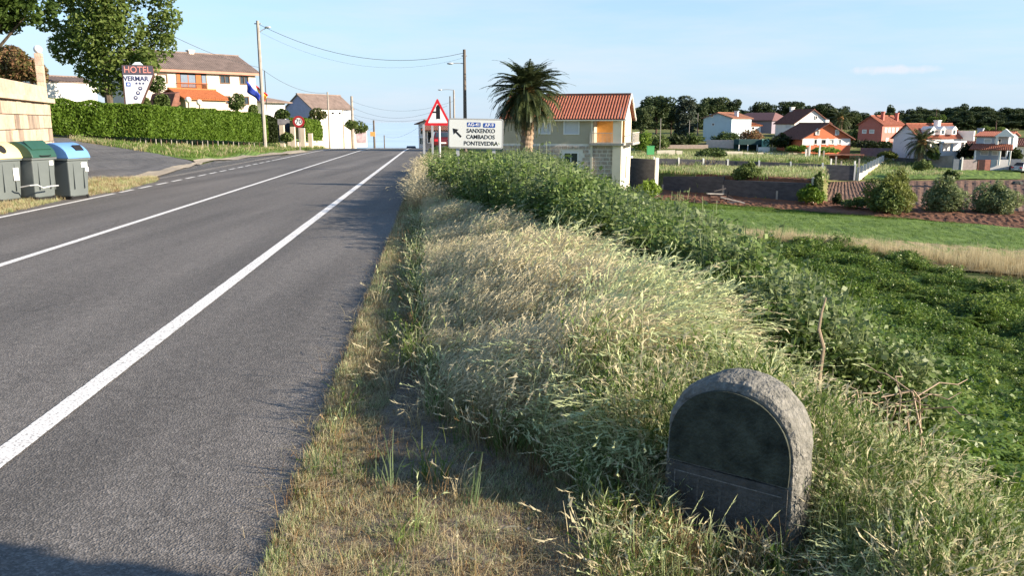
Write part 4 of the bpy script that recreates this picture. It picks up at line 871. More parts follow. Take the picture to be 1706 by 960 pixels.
# -- recycling bins
def make_bin(kind, loc, rz, label, lidm, mark):
    t = empty('recycling_bin', loc, rz); tag(t, label, 'bin', 'recycling bins on the left verge')
    body = mat('bin_grey_plastic', (.105, .122, .122), var=.08, scale=2, rough=.5); dk = mat('bin_black_rubber', (.012, .012, .012), rough=.6)
    b = MB(); b.box(-.40, .40, -.42, .42, .10, 1.02, taper=.06); b.build('body', body, t, bevel=.03)
    MB().box(-.44, .44, -.46, .46, 1.022, 1.075).build('rim', body, t, bevel=.01)
    for y in (-.2, .2): MB().box(.385, .405, y - .02, y + .02, .3, .95).build('rib', body, t)
    for y in (-.25, .05): MB().box(-.30, -.1, y - .43 + .25, y - .405 + .25, .3, .92).build('side_rib', body, t) if y < 0 else None
    pts = []
    for i in range(9):
        a = math.pi / 2 * i / 8; pts.append((-.12 + .57 * math.sin(a) ** 1.2, 1.09 + .38 * math.cos(a)))
    pr = [(-.46, 1.078), (-.46, 1.24), (-.42, 1.38), (-.30, 1.45)] + pts[:-1] + [(.47, 1.078)]
    ld = MB().prism(pr, -.45, .45).build('lid', lidm, t, bevel=.015)
    if mark == 'slot': 
        M = Matrix.Translation((.30, 0, 1.32)) @ Matrix.Rotation(R(46), 4, 'Y'); MB().box(-.09, .09, -.02, .30, -.02, .035, M).build('slot_opening', dk, ld)
    elif mark == 'hole':
        M = Matrix.Translation((.33, -.12, 1.29)) @ Matrix.Rotation(R(52), 4, 'Y'); q_ = MB(); q_.add([M @ Vector((.125 * math.cos(a), .125 * math.sin(a), z)) for z in (-.02, .03) for a in [2 * math.pi * i / 16 for i in range(16)]], [tuple(range(16, 32))] + [(i, (i + 1) % 16, 16 + (i + 1) % 16, 16 + i) for i in range(16)]); q_.build('round_opening', dk, ld)
    else:
        M = Matrix.Translation((.24, 0, 1.37)) @ Matrix.Rotation(R(38), 4, 'Y'); MB().box(-.16, .17, -.36, .36, 0, .03, M).build('lid_flap', lidm, ld, bevel=.008)
        MB().tube([(.47, -.2, 1.13), (.51, -.15, 1.12), (.51, .15, 1.12), (.47, .2, 1.13)], .014, 6).build('lid_handle', dk, ld)
    st_ = {'slot': [(.1, .34, .84, .96), (.26, .38, .72, .84)], 'flap': [(.2, .34, .88, .99)], 'hole': [(.12, .30, .55, .85)]}[mark]
    for a, b_, c, d in st_: MB().box(.402, .4055, a, b_, c, d, Matrix.Translation((.0, 0, 0))).build('sticker', white, t)
    for x in (-.3, .3):
        for y in (-.32, .32):
            w_ = MB(); w_.tube([(x - .0, y - .035, .07), (x, y + .035, .07)], .07, 10); w_.box(x - .05, x + .05, y - .05, y + .05, .07, .12); w_.build('wheel', dk, t)
    MB().box(-.33, .34, -.38, .38, .04, .098).build('base_frame', dk, t)
    return t
lg = mat('green_lid', (.022, .07, .052), var=.08, rough=.45); lb = mat('blue_lid', (.12, .26, .52), var=.06, rough=.45); ly = mat('yellow_lid', (.70, .56, .26), var=.06, rough=.5)
for px, D, kind, lab, m_, mk in ((114, 21.2, 'p', 'grey recycling bin with a blue lid and black slot, rightmost of the row', lb, 'slot'), (56, 20.3, 'g', 'grey waste bin with a dark green flap lid between the blue and yellow lidded bins', lg, 'flap'), (-3, 19.6, 'e', 'grey recycling bin with a pale yellow lid and round hole at the left edge', ly, 'hole')):
    p = P(px, 300, D); make_bin(kind, (p.x, p.y, gz(p.x, p.y) + .02), R(-12), lab, m_, mk).scale = (.88, .88, 1.0)
p1_, p2_ = P(36, 311, 19.55), P(97, 311, 20.1)
o = MB().tube([P(34, 312, 19.5), P(50, 309, 19.5), P(62, 308, 19.6), P(72, 313, 19.65), P(85, 310, 19.8), P(97, 309, 20.1)], .018, 6).build('metal_rail', galv); tag(o, 'thin bent metal rail running across the front of the green lidded bin', 'rail')
o = MB().box(-.018, .018, -.018, .018, 0, 1.3).build('white_post', conc_pole); p = P(29, 300, 19.9); o.location = (p.x, p.y, gz(p.x, p.y)); tag(o, 'thin white post between the yellow and the green lidded bins', 'post')
# -- stone wall behind the bins
sw_a, sw_b = g2(-150, 17.5), g2(86, 32)
Lw = math.hypot(sw_b[0] - sw_a[0], sw_b[1] - sw_a[1]); rz = math.atan2(sw_b[1] - sw_a[1], sw_b[0] - sw_a[0])
sw = empty('stone_wall', (sw_a[0], sw_a[1], 0), rz); tag(sw, 'tall wall of large pale orange stone blocks with a jutting ledge behind the bins', 'wall')
zl = Z(172, 32)                                          # ledge height
sbm = [mat('sandstone_block', (.40, .31, .22), scale=3, col2=(.54, .44, .33), bump=.8, bscale=25, detail=10), mat('sandstone_block_rosy', (.34, .25, .19), scale=3, col2=(.48, .37, .29), bump=.8, bscale=25, detail=10), mat('sandstone_block_stained', (.14, .105, .085), scale=1.6, col2=(.42, .33, .25), bump=.8, bscale=25, detail=10, stretch=(2, 2, .5))]
MB().box(0, Lw - .4, .08, .6, -.5, zl + .30).build('core', mat('pale_joint', (.42, .34, .26)), sw)
rs = random.Random(11); z = -.3; row = 0
while z < zl - .1:
    h_ = min(.48, zl - .02 - z); u = 5.0 - rs.uniform(0, .5)
    while u < Lw:
        L = rs.uniform(.55, .85); b_ = min(u + L - .02, Lw)
        m_ = rs.choice([sbm[0], sbm[0], sbm[1], sbm[2] if z > .5 else sbm[0]])
        if b_ - u > .1: mbx = MB(); mbx.box(u, b_, rs.uniform(-.03, .01), .08, z, z + h_ - .02); mbx.build('stone_block', m_, sw, bevel=.012)
        u += L
    z += h_; row += 1
u = 5.0
while u < Lw + .2: b_ = min(u + 2.1, Lw + .25); MB().box(u, b_ - .015, -.16, .6, zl, zl + .17).build('ledge_slab', sbm[0], sw, bevel=.015); u += 2.1
for k in range(1):
    u = 5.0 - k * .6; zz0 = zl + .18 + k * .44
    while u < Lw - .4: b_ = min(u + 1.25, Lw - .4); MB().box(max(u, 4.5), b_ - .015, .0 + rs.uniform(-.01, .01), .35, zz0, zz0 + .425).build('parapet_block', rs.choice(sbm[:2]), sw, bevel=.012); u += 1.25
pl = P(74, 180, 31.5); lp = empty('lamp_pillar', (pl.x, pl.y, zl + .18), rz); tag(lp, 'slender stone pillar with a white globe lamp at the end of the stone wall', 'lamp')
ph = Z(88, 31.5) - zl - .18
z = 0
while z < ph - .05:
    MB().box(-.13, .13, -.13, .13, z, min(z + .3, ph) - .012).build('pillar_stone', rs.choice(sbm[:2]), lp, bevel=.01); z += .3
MB().box(-.118, .118, -.118, .118, 0, ph - .02).build('pillar_core', mat('pale_joint', (.4, .33, .26)), lp)
MB().sphere((0, 0, ph + .13), .15, 14, 10).build('globe', mat('globe_white', (.8, .75, .72), rough=.3), lp, smooth=True)
MB().tube([(0, 0, ph - .02), (0, 0, ph + .03)], .07, 10).build('lamp_base', darkmetal, lp)
# -- poles and wires
def pole(px, ytop, D, r, m_, label, arm=None, name='utility_pole', cat='pole', taper=.7, armspec=None, square=False):
    c = P(px, ytop, D); z0 = gz(c.x, c.y); h = c.z - z0; t = empty(name, (c.x, c.y, z0)); tag(t, label, cat)
    MB().tube([(0, 0, -.5), (0, 0, h)], [r, r * taper], 8).build('pole', m_, t)
    if arm:
        e = P(arm[0], arm[1], D); dx = e.x - c.x; dz = e.z - z0
        za = (P(px, arm[2], D).z - z0) if len(arm) > 2 else dz
        MB().tube([(0, 0, za), (dx * .5, 0, (za + dz) / 2 + .03 * abs(dx)), (dx, 0, dz)], .035, 6).build('lamp_arm', galv, t)
        hd_ = MB(); hd_.sphere((dx, 0, dz), .16, 10, 6, (1.6, .8, .5)); hd_.build('lamp_head', galv, t, smooth=True)
    return t, c, h
p430, c430, h430 = pole(429, 34, 62, .16, conc_pole, 'tall grey utility pole with a small street lamp in front of the hotel', (446, 45, 54))
MB().box(-.25, .25, -.04, .04, h430 - .25, h430 - .17).build('crossbar', galv, p430)
pole(545.5, 153, 92, .12, conc_pole, 'thin pale pole in front of the cream boundary wall')
p585, c585, _ = pole(585.5, 160, 108, .22, conc_pole, 'thick grey pole standing at the end of the cream boundary wall')
pole(571, 183, 98, .10, conc_pole, 'short pale pole with a lamp arm beside the thick grey pole', (580, 184.5))
p623, c623, _ = pole(622.5, 200, 150, .22, wood_pole, 'wooden pole on the left of the road just past the crest')
p640, c640, _ = pole(640, 225, 230, .2, wood_pole, 'shortest distant dark pole in the middle of the road horizon')
p773, c773, h773 = pole(773.5, 82, 62, .15, wood_pole, 'tall dark wooden pole rising behind the direction sign', (750, 105.5))
MB().box(-.2, .2, -.04, .04, h773 - .5, h773 - .42).build('crossbar', galv, p773)
p756, c756, _ = pole(756, 150, 95, .13, conc_pole, 'pale pole with a lamp arm to the left, seen above the direction sign', (733, 149.5))
pole(749.5, 160, 112, .12, wood_pole, 'thin dark pole just left of the pale lamp pole')
for px, yt, D, lab in ((1101, 197, 130, 'thin pole in front of the dark pines'), (1149, 200, 140, 'thin pale pole left of the pale blue house'), (1288, 226, 128, 'thin pole beside the green shed'), (1163, 188, 150, 'thin pole standing against the left side of the pale blue house')):
    pole(px, yt, D, .07, conc_pole, lab, name='field_pole')
def wire(pts, label, sag=None, r=.018):
    a, b = Vector(pts[0]), Vector(pts[-1]); q_ = []
    for i in range(17): t = i / 16; v = a.lerp(b, t); v.z -= (sag or 1) * 4 * t * (1 - t); q_.append(v)
    o = MB().tube(q_, r, 5).build('overhead_wire', mat('wire_dark', (.06, .06, .065))); tag(o, label, 'wire'); return o
wire([P(431, 40, 62), P(772, 88, 62)], 'long sagging wire between the tall grey pole and the dark wooden pole', sag=1.35, r=.016)
wire([P(431, 52, 62), P(772, 96, 62)], 'fainter lower wire between the tall grey pole and the dark wooden pole', sag=1.5, r=.006)
wire([P(265, 48, 60), P(432, 112, 84)], 'dark cable running down from the big tree past the hotel roof', sag=.35, r=.018)
wire([P(433, 112, 84), P(545, 154.5, 92)], 'cable sagging from the hotel flagpoles to the thin pale pole', sag=.75, r=.017)
wire([P(586, 168, 108), P(756, 168, 95)], 'highest thin wire crossing over the road behind', sag=1.2, r=.01)
wire([P(586, 178, 108), P(745, 176, 95)], 'second thin wire crossing over the road behind', sag=1.4, r=.012)
wire([P(586, 190, 108), P(745, 189, 95)], 'third thin wire crossing over the road behind', sag=.9, r=.012)
wire([P(588, 193, 108), P(622, 206, 150)], 'upper wire from the thick grey pole to the wooden pole past the crest', sag=.4, r=.016)
wire([P(588, 197, 108), P(622, 213, 150)], 'lower wire from the thick grey pole to the wooden pole past the crest', sag=.9, r=.016)
wire([P(642, 227, 230), P(697, 212, 128)], 'distant low wire right of the shortest dark pole', sag=.9, r=.014)
# -- flags and poles
for px, yt, D, lab in ((436, 112, 84, 'dark flagpole carrying the blue flag, left of two thin poles by the hotel'), (440.5, 117, 86, 'dark flagpole carrying the red and yellow flag, right of two thin poles by the hotel')):
    pole(px, yt, D, .06, darkmetal, lab, name='flagpole', cat='flagpole')
def flag(corn, D, bands, label, star=False):
    root = None; n, mrows = 14, 6; p = [P(x, y, D) for x, y in corn]; root = empty('flag', p[0]); tag(root, label, 'flag')
    o = Vector(p[0])
    for (t0, t1, m_) in bands:
        V = []
        for i in range(n + 1):
            s_ = i / n
            for j in range(4):
                t = t0 + (t1 - t0) * j / 3; a = p[0].lerp(p[1], s_); b = p[3].lerp(p[2], s_); v = a.lerp(b, t) - o; v.y += .22 * math.sin(s_ * 9 + t * 3); V.append(v)
        f = [(i * 4 + j, i * 4 + j + 1, i * 4 + j + 5, i * 4 + j + 4) for i in range(n) for j in range(3)]
        mb = MB(); mb.add(V, f); ob = mb.build('cloth_band', m_, root, smooth=True); md = ob.modifiers.new('s', 'SOLIDIFY'); md.thickness = .012
    return root
flag([(410, 134), (434, 159), (433, 169), (411, 153)], 83, [(0, 1, mat('flag_blue', (.03, .06, .38)))], 'dark blue flag hanging in folds at the right end of the hotel')
flag([(425, 141), (446, 158), (442, 169), (431, 160)], 85.5, [(0, .25, redm), (.25, .75, mat('flag_yellow', (.80, .45, .05))), (.75, 1, redm)], 'red and yellow striped flag hanging beside the blue flag')
# -- globe lamps, pillars and fence by the hotel
for px, py, lab in ((332, 170.5, 'white globe garden lamp standing right of the gatehouse porch'), (313.5, 166, 'white globe garden lamp at the gatehouse corner, left of the other globe')):
    c = P(px, py, 68); t = empty('garden_lamp', (c.x, c.y, gz(c.x, c.y))); tag(t, lab, 'lamp', 'globe lamps by the hotel'); h = c.z - t.location.z
    MB().tube([(0, 0, 0), (0, 0, h - .2)], .05, 8).build('post', darkmetal, t); MB().sphere((0, 0, h), .24, 12, 8).build('globe', mat('globe_white', (.8, .75, .72)), t, smooth=True)
for i, (px, yt, D) in enumerate(((469.5, 208, 66), (487.5, 211, 68), (504, 213, 70), (517, 222, 72))):
    c = P(px, yt, D); o = MB().box(-.17, .17, -.17, .17, -1, 0).build('gate_pillar', mat('pale_pillar', (.55, .46, .36), var=.12)); o.location = c; o.scale.z = max(1, c.z - gz(c.x, c.y) + .3)
    tag(o, ['squat pale concrete pillar left of the speed limit sign', 'pale concrete pillar just left of the sign post', 'pale concrete pillar directly right of the speed limit sign post', 'shortest pale concrete pillar under the clipped bushes'][i], 'pillar')
wall_thing('low_roadside_wall', 'low pale wall under the pillars beside the speed limit sign', [w3(483, 236, 70), w3(540, 237.5, 84)], .6, .2, mat('pale_pillar', (.55, .46, .36)))
wall_thing('dark_garage_wall', 'short dark grey wall behind the dark cypress bush', [w3(462, 198, 76), w3(489, 199.5, 78)], 1.6, .2, cinder)
# -- billboard
bb = P(601.5, 238, 118); t = empty('billboard', bb, R(5)); tag(t, 'roadside billboard with a pinkish white poster near the crest', 'billboard')
MB().box(-.8, .85, 0, .15, -.6, 1.75).build('panel', whitew, t); MB().box(-.7, .75, -.02, -.002, .0, 1.65).build('poster', mat('poster_print', (.25, .17, .22), scale=1.1, col2=(.75, .60, .60), detail=4), t)
MB().box(-.95, 1.0, -.2, .3, 1.752, 1.9).build('top_cap', mat('pinkish_stone', (.38, .30, .25)), t)
o = MB().box(-.45, .45, 0, .06, 0, .8).build('small_orange_sign', mat('sign_orange', (.75, .40, .12))); o.location = P(621, 227, 148); tag(o, 'small orange sign fixed at the wooden pole near the crest', 'sign')
# -- cars
def car(loc, rz, col, label):
    t = empty('parked_car', loc, rz); tag(t, label, 'car')
    pm_ = mat('car_paint_' + label.split()[0], col, var=.05, rough=.3, spec=.6); gl_ = glass(); tyre = mat('tyre_rubber', (.015, .015, .015)); rim = galv
    low = [(-2.05, .28), (-2.1, .55), (-2.0, .86), (-1.85, .93), (.85, .95), (1.9, .78), (2.08, .6), (2.1, .3)]
    b = MB().prism(low, -.84, .84).build('body', pm_, t, bevel=.06)
    cab = MB(); z0, z1 = .93, 1.42; ys = .80, .62
    lo = [(-1.9, -.8), (.95, -.8), (.95, .8), (-1.9, .8)]; hi = [(-1.45, -.62), (.25, -.62), (.25, .62), (-1.45, .62)]
    cab.add([(x, y, z0) for x, y in lo] + [(x, y, z1) for x, y in hi], [(4, 5, 6, 7), (0, 1, 5, 4), (1, 2, 6, 5), (2, 3, 7, 6), (3, 0, 4, 7)]); cab.build('cabin', pm_, t, bevel=.05)
    w_ = MB()
    def qd(a, b, c, d, off):
        vs = [Vector(v) for v in (a, b, c, d)]; n = (vs[1] - vs[0]).cross(vs[3] - vs[0]).normalized() * off; cen = sum(vs, Vector()) / 4
        return [cen + (v - cen) * .84 + n for v in vs]
    L = [Vector((x, y, z0)) for x, y in lo] + [Vector((x, y, z1)) for x, y in hi]
    for nm, idx in (('windscreen', (1, 2, 6, 5)), ('rear_window', (3, 0, 4, 7)), ('side_window', (0, 1, 5, 4)), ('side_window', (2, 3, 7, 6))):
        MB().add(qd(*[L[i] for i in idx], .02), [(0, 1, 2, 3)]).build(nm, gl_, t)
    for x in (-1.3, 1.35):
        for y in (-.80, .80):
            s_ = 1 if y > 0 else -1; wh = MB().tube([(x, y - s_ * .16, .31), (x, y + s_ * .045, .31)], .31, 16).build('wheel', tyre, t); MB().tube([(x, y + s_ * .046, .31), (x, y + s_ * .055, .31)], .19, 12).build('rim', rim, wh)
    for y in (-.62, .62):
        MB().box(-2.13, -2.02, y - .15, y + .15, .62, .80).build('tail_light', redm, t); MB().box(2.0, 2.12, y - .17, y + .17, .55, .70).build('headlight', white, t)
    MB().box(-2.14, -2.09, -.26, .26, .42, .54).build('number_plate', white, t)
    return t
c = P(735, 243, 74); car((c.x, c.y, gz(c.x, c.y) + .05), R(100), (.10, .012, .016), 'red car parked on the right verge behind the warning sign post')
c = P(685, 243.5, 124); car((c.x, c.y, float(zroad(lon(c.x, c.y))) + .02), R(97), (.03, .03, .035), 'black car just past the crest of the road, only its roof showing')
c = P(1712, 280, 112); car((c.x, c.y, gz(c.x, c.y)), R(20), (.30, .33, .36), 'silver car parked at the right edge below the cream house')
# -- scrap heap and dark heap
c = P(1205, 333, 79); t = empty('scrap_heap', (c.x, c.y, gz(c.x, c.y))); tag(t, 'heap of old boards and pipes on the ploughed strip by the dark wall', 'scrap heap')
rs = random.Random(5)
for i, (x0, z0, x1, z1, w_) in enumerate([(-1.6, 1.0, .2, .9, .16), (-1.3, .7, .9, .6, .2), (-.9, 1.2, .5, 1.45, .1), (-.4, .7, 1.9, .15, .25), (-1.2, .3, .3, .5, .2), (.2, .9, 1.0, .5, .12), (-.8, .15, 1.2, .2, .3), (-2.6, .12, -1.8, .16, .08), (.1, .1, .35, 1.3, .1)]):
    m_ = [mat('old_grey_board', (.30, .28, .26), var=.3), mat('rusty_board', (.10, .055, .04), var=.3), mat('dark_board', (.04, .035, .035), var=.3)][i % 3]
    y = rs.uniform(-.5, .5); M = Matrix.Translation((x0, y, z0)) @ Matrix.Rotation(rs.uniform(-.5, .5), 4, 'Z') @ Matrix.Rotation(-math.atan2(z1 - z0, x1 - x0), 4, 'Y'); L = math.hypot(x1 - x0, z1 - z0)
    MB().box(0, L, -w_, w_, -.05, .05, M).build('board', m_, t)
c = P(1704, 305, 98); t = empty('dark_heap', (c.x, c.y, gz(c.x, c.y))); tag(t, 'dark heap of sheeting and stones on the brown field at the right edge', 'heap')
for i in range(7): MB().sphere((rs.uniform(-1, 1.5), rs.uniform(-.5, .5), .2), rs.uniform(.3, .55), 8, 5, (1.4, 1, .8)).build('lump', mat('dark_sheeting', (.05, .055, .05), var=.4), t)
for i, (px, py) in enumerate(((1342, 262), (1345.5, 262), (1348, 263), (1372, 262), (1385, 262), (1393, 262), (1425, 262), (1432, 262), (1365, 258), (1402, 266))):
    c = P(px, py, 114); o = MB().box(-.09, .09, -.09, .09, -.6, 1.3 + .3 * (i % 3)).build('vine_post', [whitew, conc_pole][i % 2]); o.location = (c.x, c.y, gz(c.x, c.y)); tag(o, 'pale post of the vine rows on the terrace left of the diagonal wall', 'post', 'vine posts on the terrace')
# -- stick and dry branches on the bank
c = P(1368, 600, 4.9); t = MB().tube([(.03, 0, -.9), (.0, 0, -.1), (.01, 0, .08), (-.03, 0, .20), (-.02, .0, .31), (.0, 0, .40)], [.014, .012, .011, .010, .008, .005], 6).build('bent_stick', mat('bleached_wood', (.36, .27, .19), var=.2)); t.location = c; t.scale = (1.0, 1.0, 1.0); tag(t, 'thin pale bent stick standing upright in the undergrowth behind the milestone', 'stick')
# ================================================================== vegetation
def crown_mesh(name, blobs, n, size, m, rs, flat=.0, up=.3, fill=.35, aspect=1.5):
    """leaf-sized faces through the volume of several lumps; blobs (x,y,z,rx,ry,rz)"""
    vol = np.array([b[3] * b[4] * b[5] for b in blobs]) ** .7; cnt = (n * vol / vol.sum()).astype(int); C = []
    for b, k in zip(blobs, cnt):
        d = rs.normal(size=(k, 3)); d /= np.linalg.norm(d, axis=1)[:, None]
        r = np.where(rs.rand(k) < fill, rs.rand(k) ** .5, .82 + .26 * rs.rand(k) * (1 + .0 * d[:, 0]))
        # clumping
        cl = rs.normal(size=(14, 3)); cl /= np.linalg.norm(cl, axis=1)[:, None]
        w = (d @ cl.T).max(1); keep = rs.rand(k) < np.clip((w - .70) / .2, .22, 1)
        C.append((np.array(b[:3]) + d * r[:, None] * np.array(b[3:6]) * (1 + .14 * (w - .85))[:, None])[keep])
    C = np.concatenate(C); V, rn = leaf_quads(C, size, rs, up, aspect); return fast_mesh(name, V, 4, m, {'rnd': rn})
def random_blobs(rs, n, R0, H0, z0, rr=(.35, .55), flat=.7):
    out = []
    for i in range(n):
        a = rs.rand() * 6.28; r = R0 * (.2 + .6 * rs.rand()); z = z0 + H0 * rs.rand(); q = R0 * (rr[0] + (rr[1] - rr[0]) * rs.rand()); out.append((r * math.cos(a), r * math.sin(a), z, q, q, q * flat))
    return out
def limb_mesh(name, H, r, rs, m, blobs=(), lean=0):
    mb = MB(); pts = [(lean * t * t * H + .1 * math.sin(t * 5), .08 * math.sin(t * 4), -.5 + (H + .5) * t) for t in (0, .25, .5, .75, 1)]
    mb.tube(pts, [r, r * .8, r * .65, r * .5, r * .3], 8)
    for b in list(blobs)[:7]:
        t = .45 + .4 * rs.rand(); s0 = Vector((lean * t * t * H, 0, H * t)); e = Vector(b[:3]); mid = s0.lerp(e, .5) + Vector((0, 0, -.1)); mb.tube([s0, mid, e], [r * .45, r * .3, r * .12], 6)
    return mb.mesh(name, m)
L = leaf_mat
lf_pine = L('pine_needles', [(.025, .045, .017), (.05, .075, .027), (.085, .11, .042)], trans=.15)
lf_euc = L('eucalyptus_leaves', [(.05, .075, .05), (.09, .12, .085), (.12, .14, .10)], trans=.3)
lf_tree = L('broad_leaves', [(.05, .09, .02), (.10, .155, .03), (.19, .24, .07)], trans=.42)
lf_hedge = L('hedge_leaves', [(.065, .125, .012), (.13, .21, .025), (.21, .30, .05)], trans=.38)
lf_brown = L('browned_leaves', [(.07, .10, .03), (.12, .12, .04), (.24, .13, .07), (.28, .15, .09)], trans=.3)
lf_bush = L('bush_leaves', [(.045, .075, .02), (.09, .13, .035), (.15, .20, .06)], trans=.3)
lf_silver = L('willowy_leaves', [(.10, .14, .05), (.19, .24, .10), (.32, .34, .20)], trans=.35)
lf_olive = L('yellowish_leaves', [(.10, .12, .025), (.20, .23, .06), (.28, .28, .10)], trans=.35)
def plant(name, label, cat, loc, crown, trunk=None, scale=1, rz=0, group=None, sz=None):
    t = empty(name, loc, rz); tag(t, label, cat, group); t.scale = (scale, scale, sz or scale)
    c = bpy.data.objects.new('crown', crown); link(c, t)
    if trunk: k = bpy.data.objects.new('trunk', trunk); link(k, t)
    return t
# big tree on the left
def px_blobs(lst, D, o, jit, rs):
    out = []
    for x, y, r in lst:
        p = P(x, y, D) - o; q = r * D / F; out.append((p.x, p.y + rs.uniform(-jit, jit), p.z, q, q * 1.1, q * .9))
    return out
rs_ = np.random.RandomState(21); pr = random.Random(2)
b = P(181, 190, 62); base = Vector((b.x, b.y, gz(b.x, b.y)))
bl = px_blobs([(104, 55, 26), (140, 25, 36), (175, 55, 38), (215, 45, 36), (247, 70, 32), (268, 28, 26), (146, 95, 32), (195, 98, 36), (234, 112, 26), (175, 138, 26), (122, 72, 24), (92, 38, 18), (95, 70, 12), (112, 95, 14), (130, 120, 12), (160, 150, 12), (200, 150, 14), (278, 60, 12), (285, 40, 10), (250, 95, 16), (200, 10, 36), (160, -25, 45), (230, -30, 45), (110, 0, 30), (272, -8, 22), (140, 128, 16), (212, 135, 16), (190, -80, 60), (107, 85, 14), (262, 98, 12)], 62, base, 1.6, pr)
plant('broadleaf_tree', 'large broadleaf tree rising behind the clipped hedge left of the hotel', 'tree', base, crown_mesh('tree_crown', bl, 30000, .185, lf_tree, rs_, fill=.7), limb_mesh('tree_trunk', 8.5, .38, rs_, bark, bl))
b = P(-30, 190, 46); base = Vector((b.x, b.y, gz(b.x, b.y)))
bl = px_blobs([(-30, 0, 60), (20, 10, 28), (45, 22, 20), (62, 10, 15), (10, 38, 18), (40, -10, 30), (-60, -60, 70)], 46, base, 1.2, pr)
plant('broadleaf_tree', 'tree at the upper left corner, only its lower branches in the picture', 'tree', base, crown_mesh('corner_tree_crown', bl, 14000, .17, lf_tree, rs_, fill=.5), limb_mesh('corner_tree_trunk', 7, .3, rs_, bark, bl))
b = P(20, 150, 36); base = Vector((b.x, b.y, 1.2))
bl = px_blobs([(-5, 110, 32), (22, 108, 26), (45, 118, 20), (58, 128, 12), (10, 92, 18), (35, 104, 16), (-30, 115, 40)], 36, base, .6, pr)
plant('browning_bush', 'large rounded reddish brown and green bush above the stone wall', 'bush', base, crown_mesh('brown_bush_crown', bl, 26000, .085, lf_brown, rs_, fill=.3))
for i, (x, y, r, D, lab) in enumerate(((262, 140, 13, 72, 'small tree between the hotel sign and the hotel wall'), (270, 170, 12, 66, 'low shrub at the foot of the hotel wall, left of the gatehouse'), (395, 170, 13, 76, 'rounded shrub in front of the right end of the hotel'), (422, 182, 7, 76, 'small shrub at the right corner of the hotel'), (240, 172, 9, 64, 'low shrub directly right of the hotel sign foot'))):
    c = P(x, y, D); q = r * D / F; base = Vector((c.x, c.y, c.z - q * 1.2))
    plant('garden_shrub', lab, 'shrub', base, crown_mesh('shrub_crown', [(0, 0, q * 1.2, q, q, q), (q * .4, 0, q * 1.7, q * .5, q * .5, q * .5), (-q * .4, 0, q * .8, q * .7, q * .7, q * .6)], 1500, .13, lf_bush, rs_), MB().tube([(0, 0, -1), (0, 0, q * 1.2)], .08, 6).mesh('stem', bark))
# hedge
def hedge(name, label, pts, depth, m, n, size, core, bul=2.0):
    """pts (x, y, zbottom, ztop) front line"""
    C = []; mb = MB(); o = Vector((pts[0][0], pts[0][1], pts[0][2]))
    P0 = [Vector(p[:2]) for p in pts]; Ls = [0]
    for a, b_ in zip(P0, P0[1:]): Ls.append(Ls[-1] + (b_ - a).length)
    def at(u):
        i = min(len(Ls) - 2, max(0, int(np.searchsorted(Ls, u)) - 1)); t = (u - Ls[i]) / (Ls[i + 1] - Ls[i]); a, b_ = P0[i], P0[i + 1]; d = (b_ - a).normalized()
        return a.lerp(b_, t), Vector((-d.y, d.x)), pts[i][2] * (1 - t) + pts[i + 1][2] * t, pts[i][3] * (1 - t) + pts[i + 1][3] * t
    for k in range(n):
        u = rs_.rand() * Ls[-1]; p, nn, z0, z1 = at(u); h = z1 - z0; bulge = .16 * abs(math.sin(u * math.pi / bul)) + .06 * math.sin(u * 2.7); s_ = rs_.rand() * (h + depth)
        if s_ < h: y = -bulge * math.sin(min(1, s_ / h * 1.1) * math.pi) ** .5 if s_ / h < .9 else -.02; z = z0 + s_; y = y + rs_.rand() * .18
        else: y = (s_ - h); z = z1 + .10 * abs(math.sin(u * math.pi / bul)) - rs_.rand() * .12 + .05 * math.sin(u * 5)
        q_ = p + nn * y; C.append((q_.x - o.x, q_.y - o.y, z - o.z))
    t = empty(name, o); tag(t, label, 'hedge')
    V, rn = leaf_quads(np.array(C), size, rs_, .2, 1.5); ob = bpy.data.objects.new('foliage', fast_mesh('hedge_foliage', V, 4, m, {'rnd': rn})); link(ob, t)
    for u0 in np.arange(0, Ls[-1], 1.0):
        p, nn, z0, z1 = at(u0 + .01); p2, n2, z02, z12 = at(min(Ls[-1], u0 + 1.0)); 
        vs = []
        for (pp, n_, a, b_) in ((p, nn, z0, z1), (p2, n2, z02, z12)):
            for y, z in ((.14, a + .15), (depth - .1, a + .15), (depth - .1, b_ - .16), (.14, b_ - .16)): q_ = pp + n_ * y; vs.append((q_.x - o.x, q_.y - o.y, z - o.z))
        mb.add(vs, [(0, 1, 2, 3), (7, 6, 5, 4), (0, 4, 5, 1), (1, 5, 6, 2), (2, 6, 7, 3), (3, 7, 4, 0)])
    tag(mb.build('branches', core, t), kind='stuff'); return t
dkc = mat('hedge_inner_twigs', (.035, .04, .018), var=.5, scale=8)
def hpnt(px, yb, yt, D): a = P(px, yb, D); b_ = P(px, yt, D); return (a.x, a.y, a.z, b_.z)
hg = hedge('clipped_hedge', 'long clipped green conifer hedge along the bank in front of the hotel', [hpnt(60, 222, 164, 44), hpnt(250, 229, 178, 47), hpnt(360, 233, 185, 54), hpnt(446, 236, 192.5, 63)], 1.3, lf_hedge, 62000, .10, dkc)
for i in range(26):
    px = 225 + i * 8.6; D = float(np.interp(px, [60, 250, 360, 446], [44, 47, 54, 63])) + .35; c = P(px, 233, D); o = MB().tube([(0, 0, -.3), (0, 0, .55)], .035, 5).build('hedge_trunk', conc_pole if i % 3 else pine_bark, hg); o.location = Vector((c.x, c.y, gz(c.x, c.y))) - hg.location
hedge('clipped_bush', 'bright green clipped bush row just right of the speed limit sign', [hpnt(510, 233, 198, 74), hpnt(536, 234, 203, 80)], 1.5, lf_hedge, 7000, .13, dkc, 1.3)
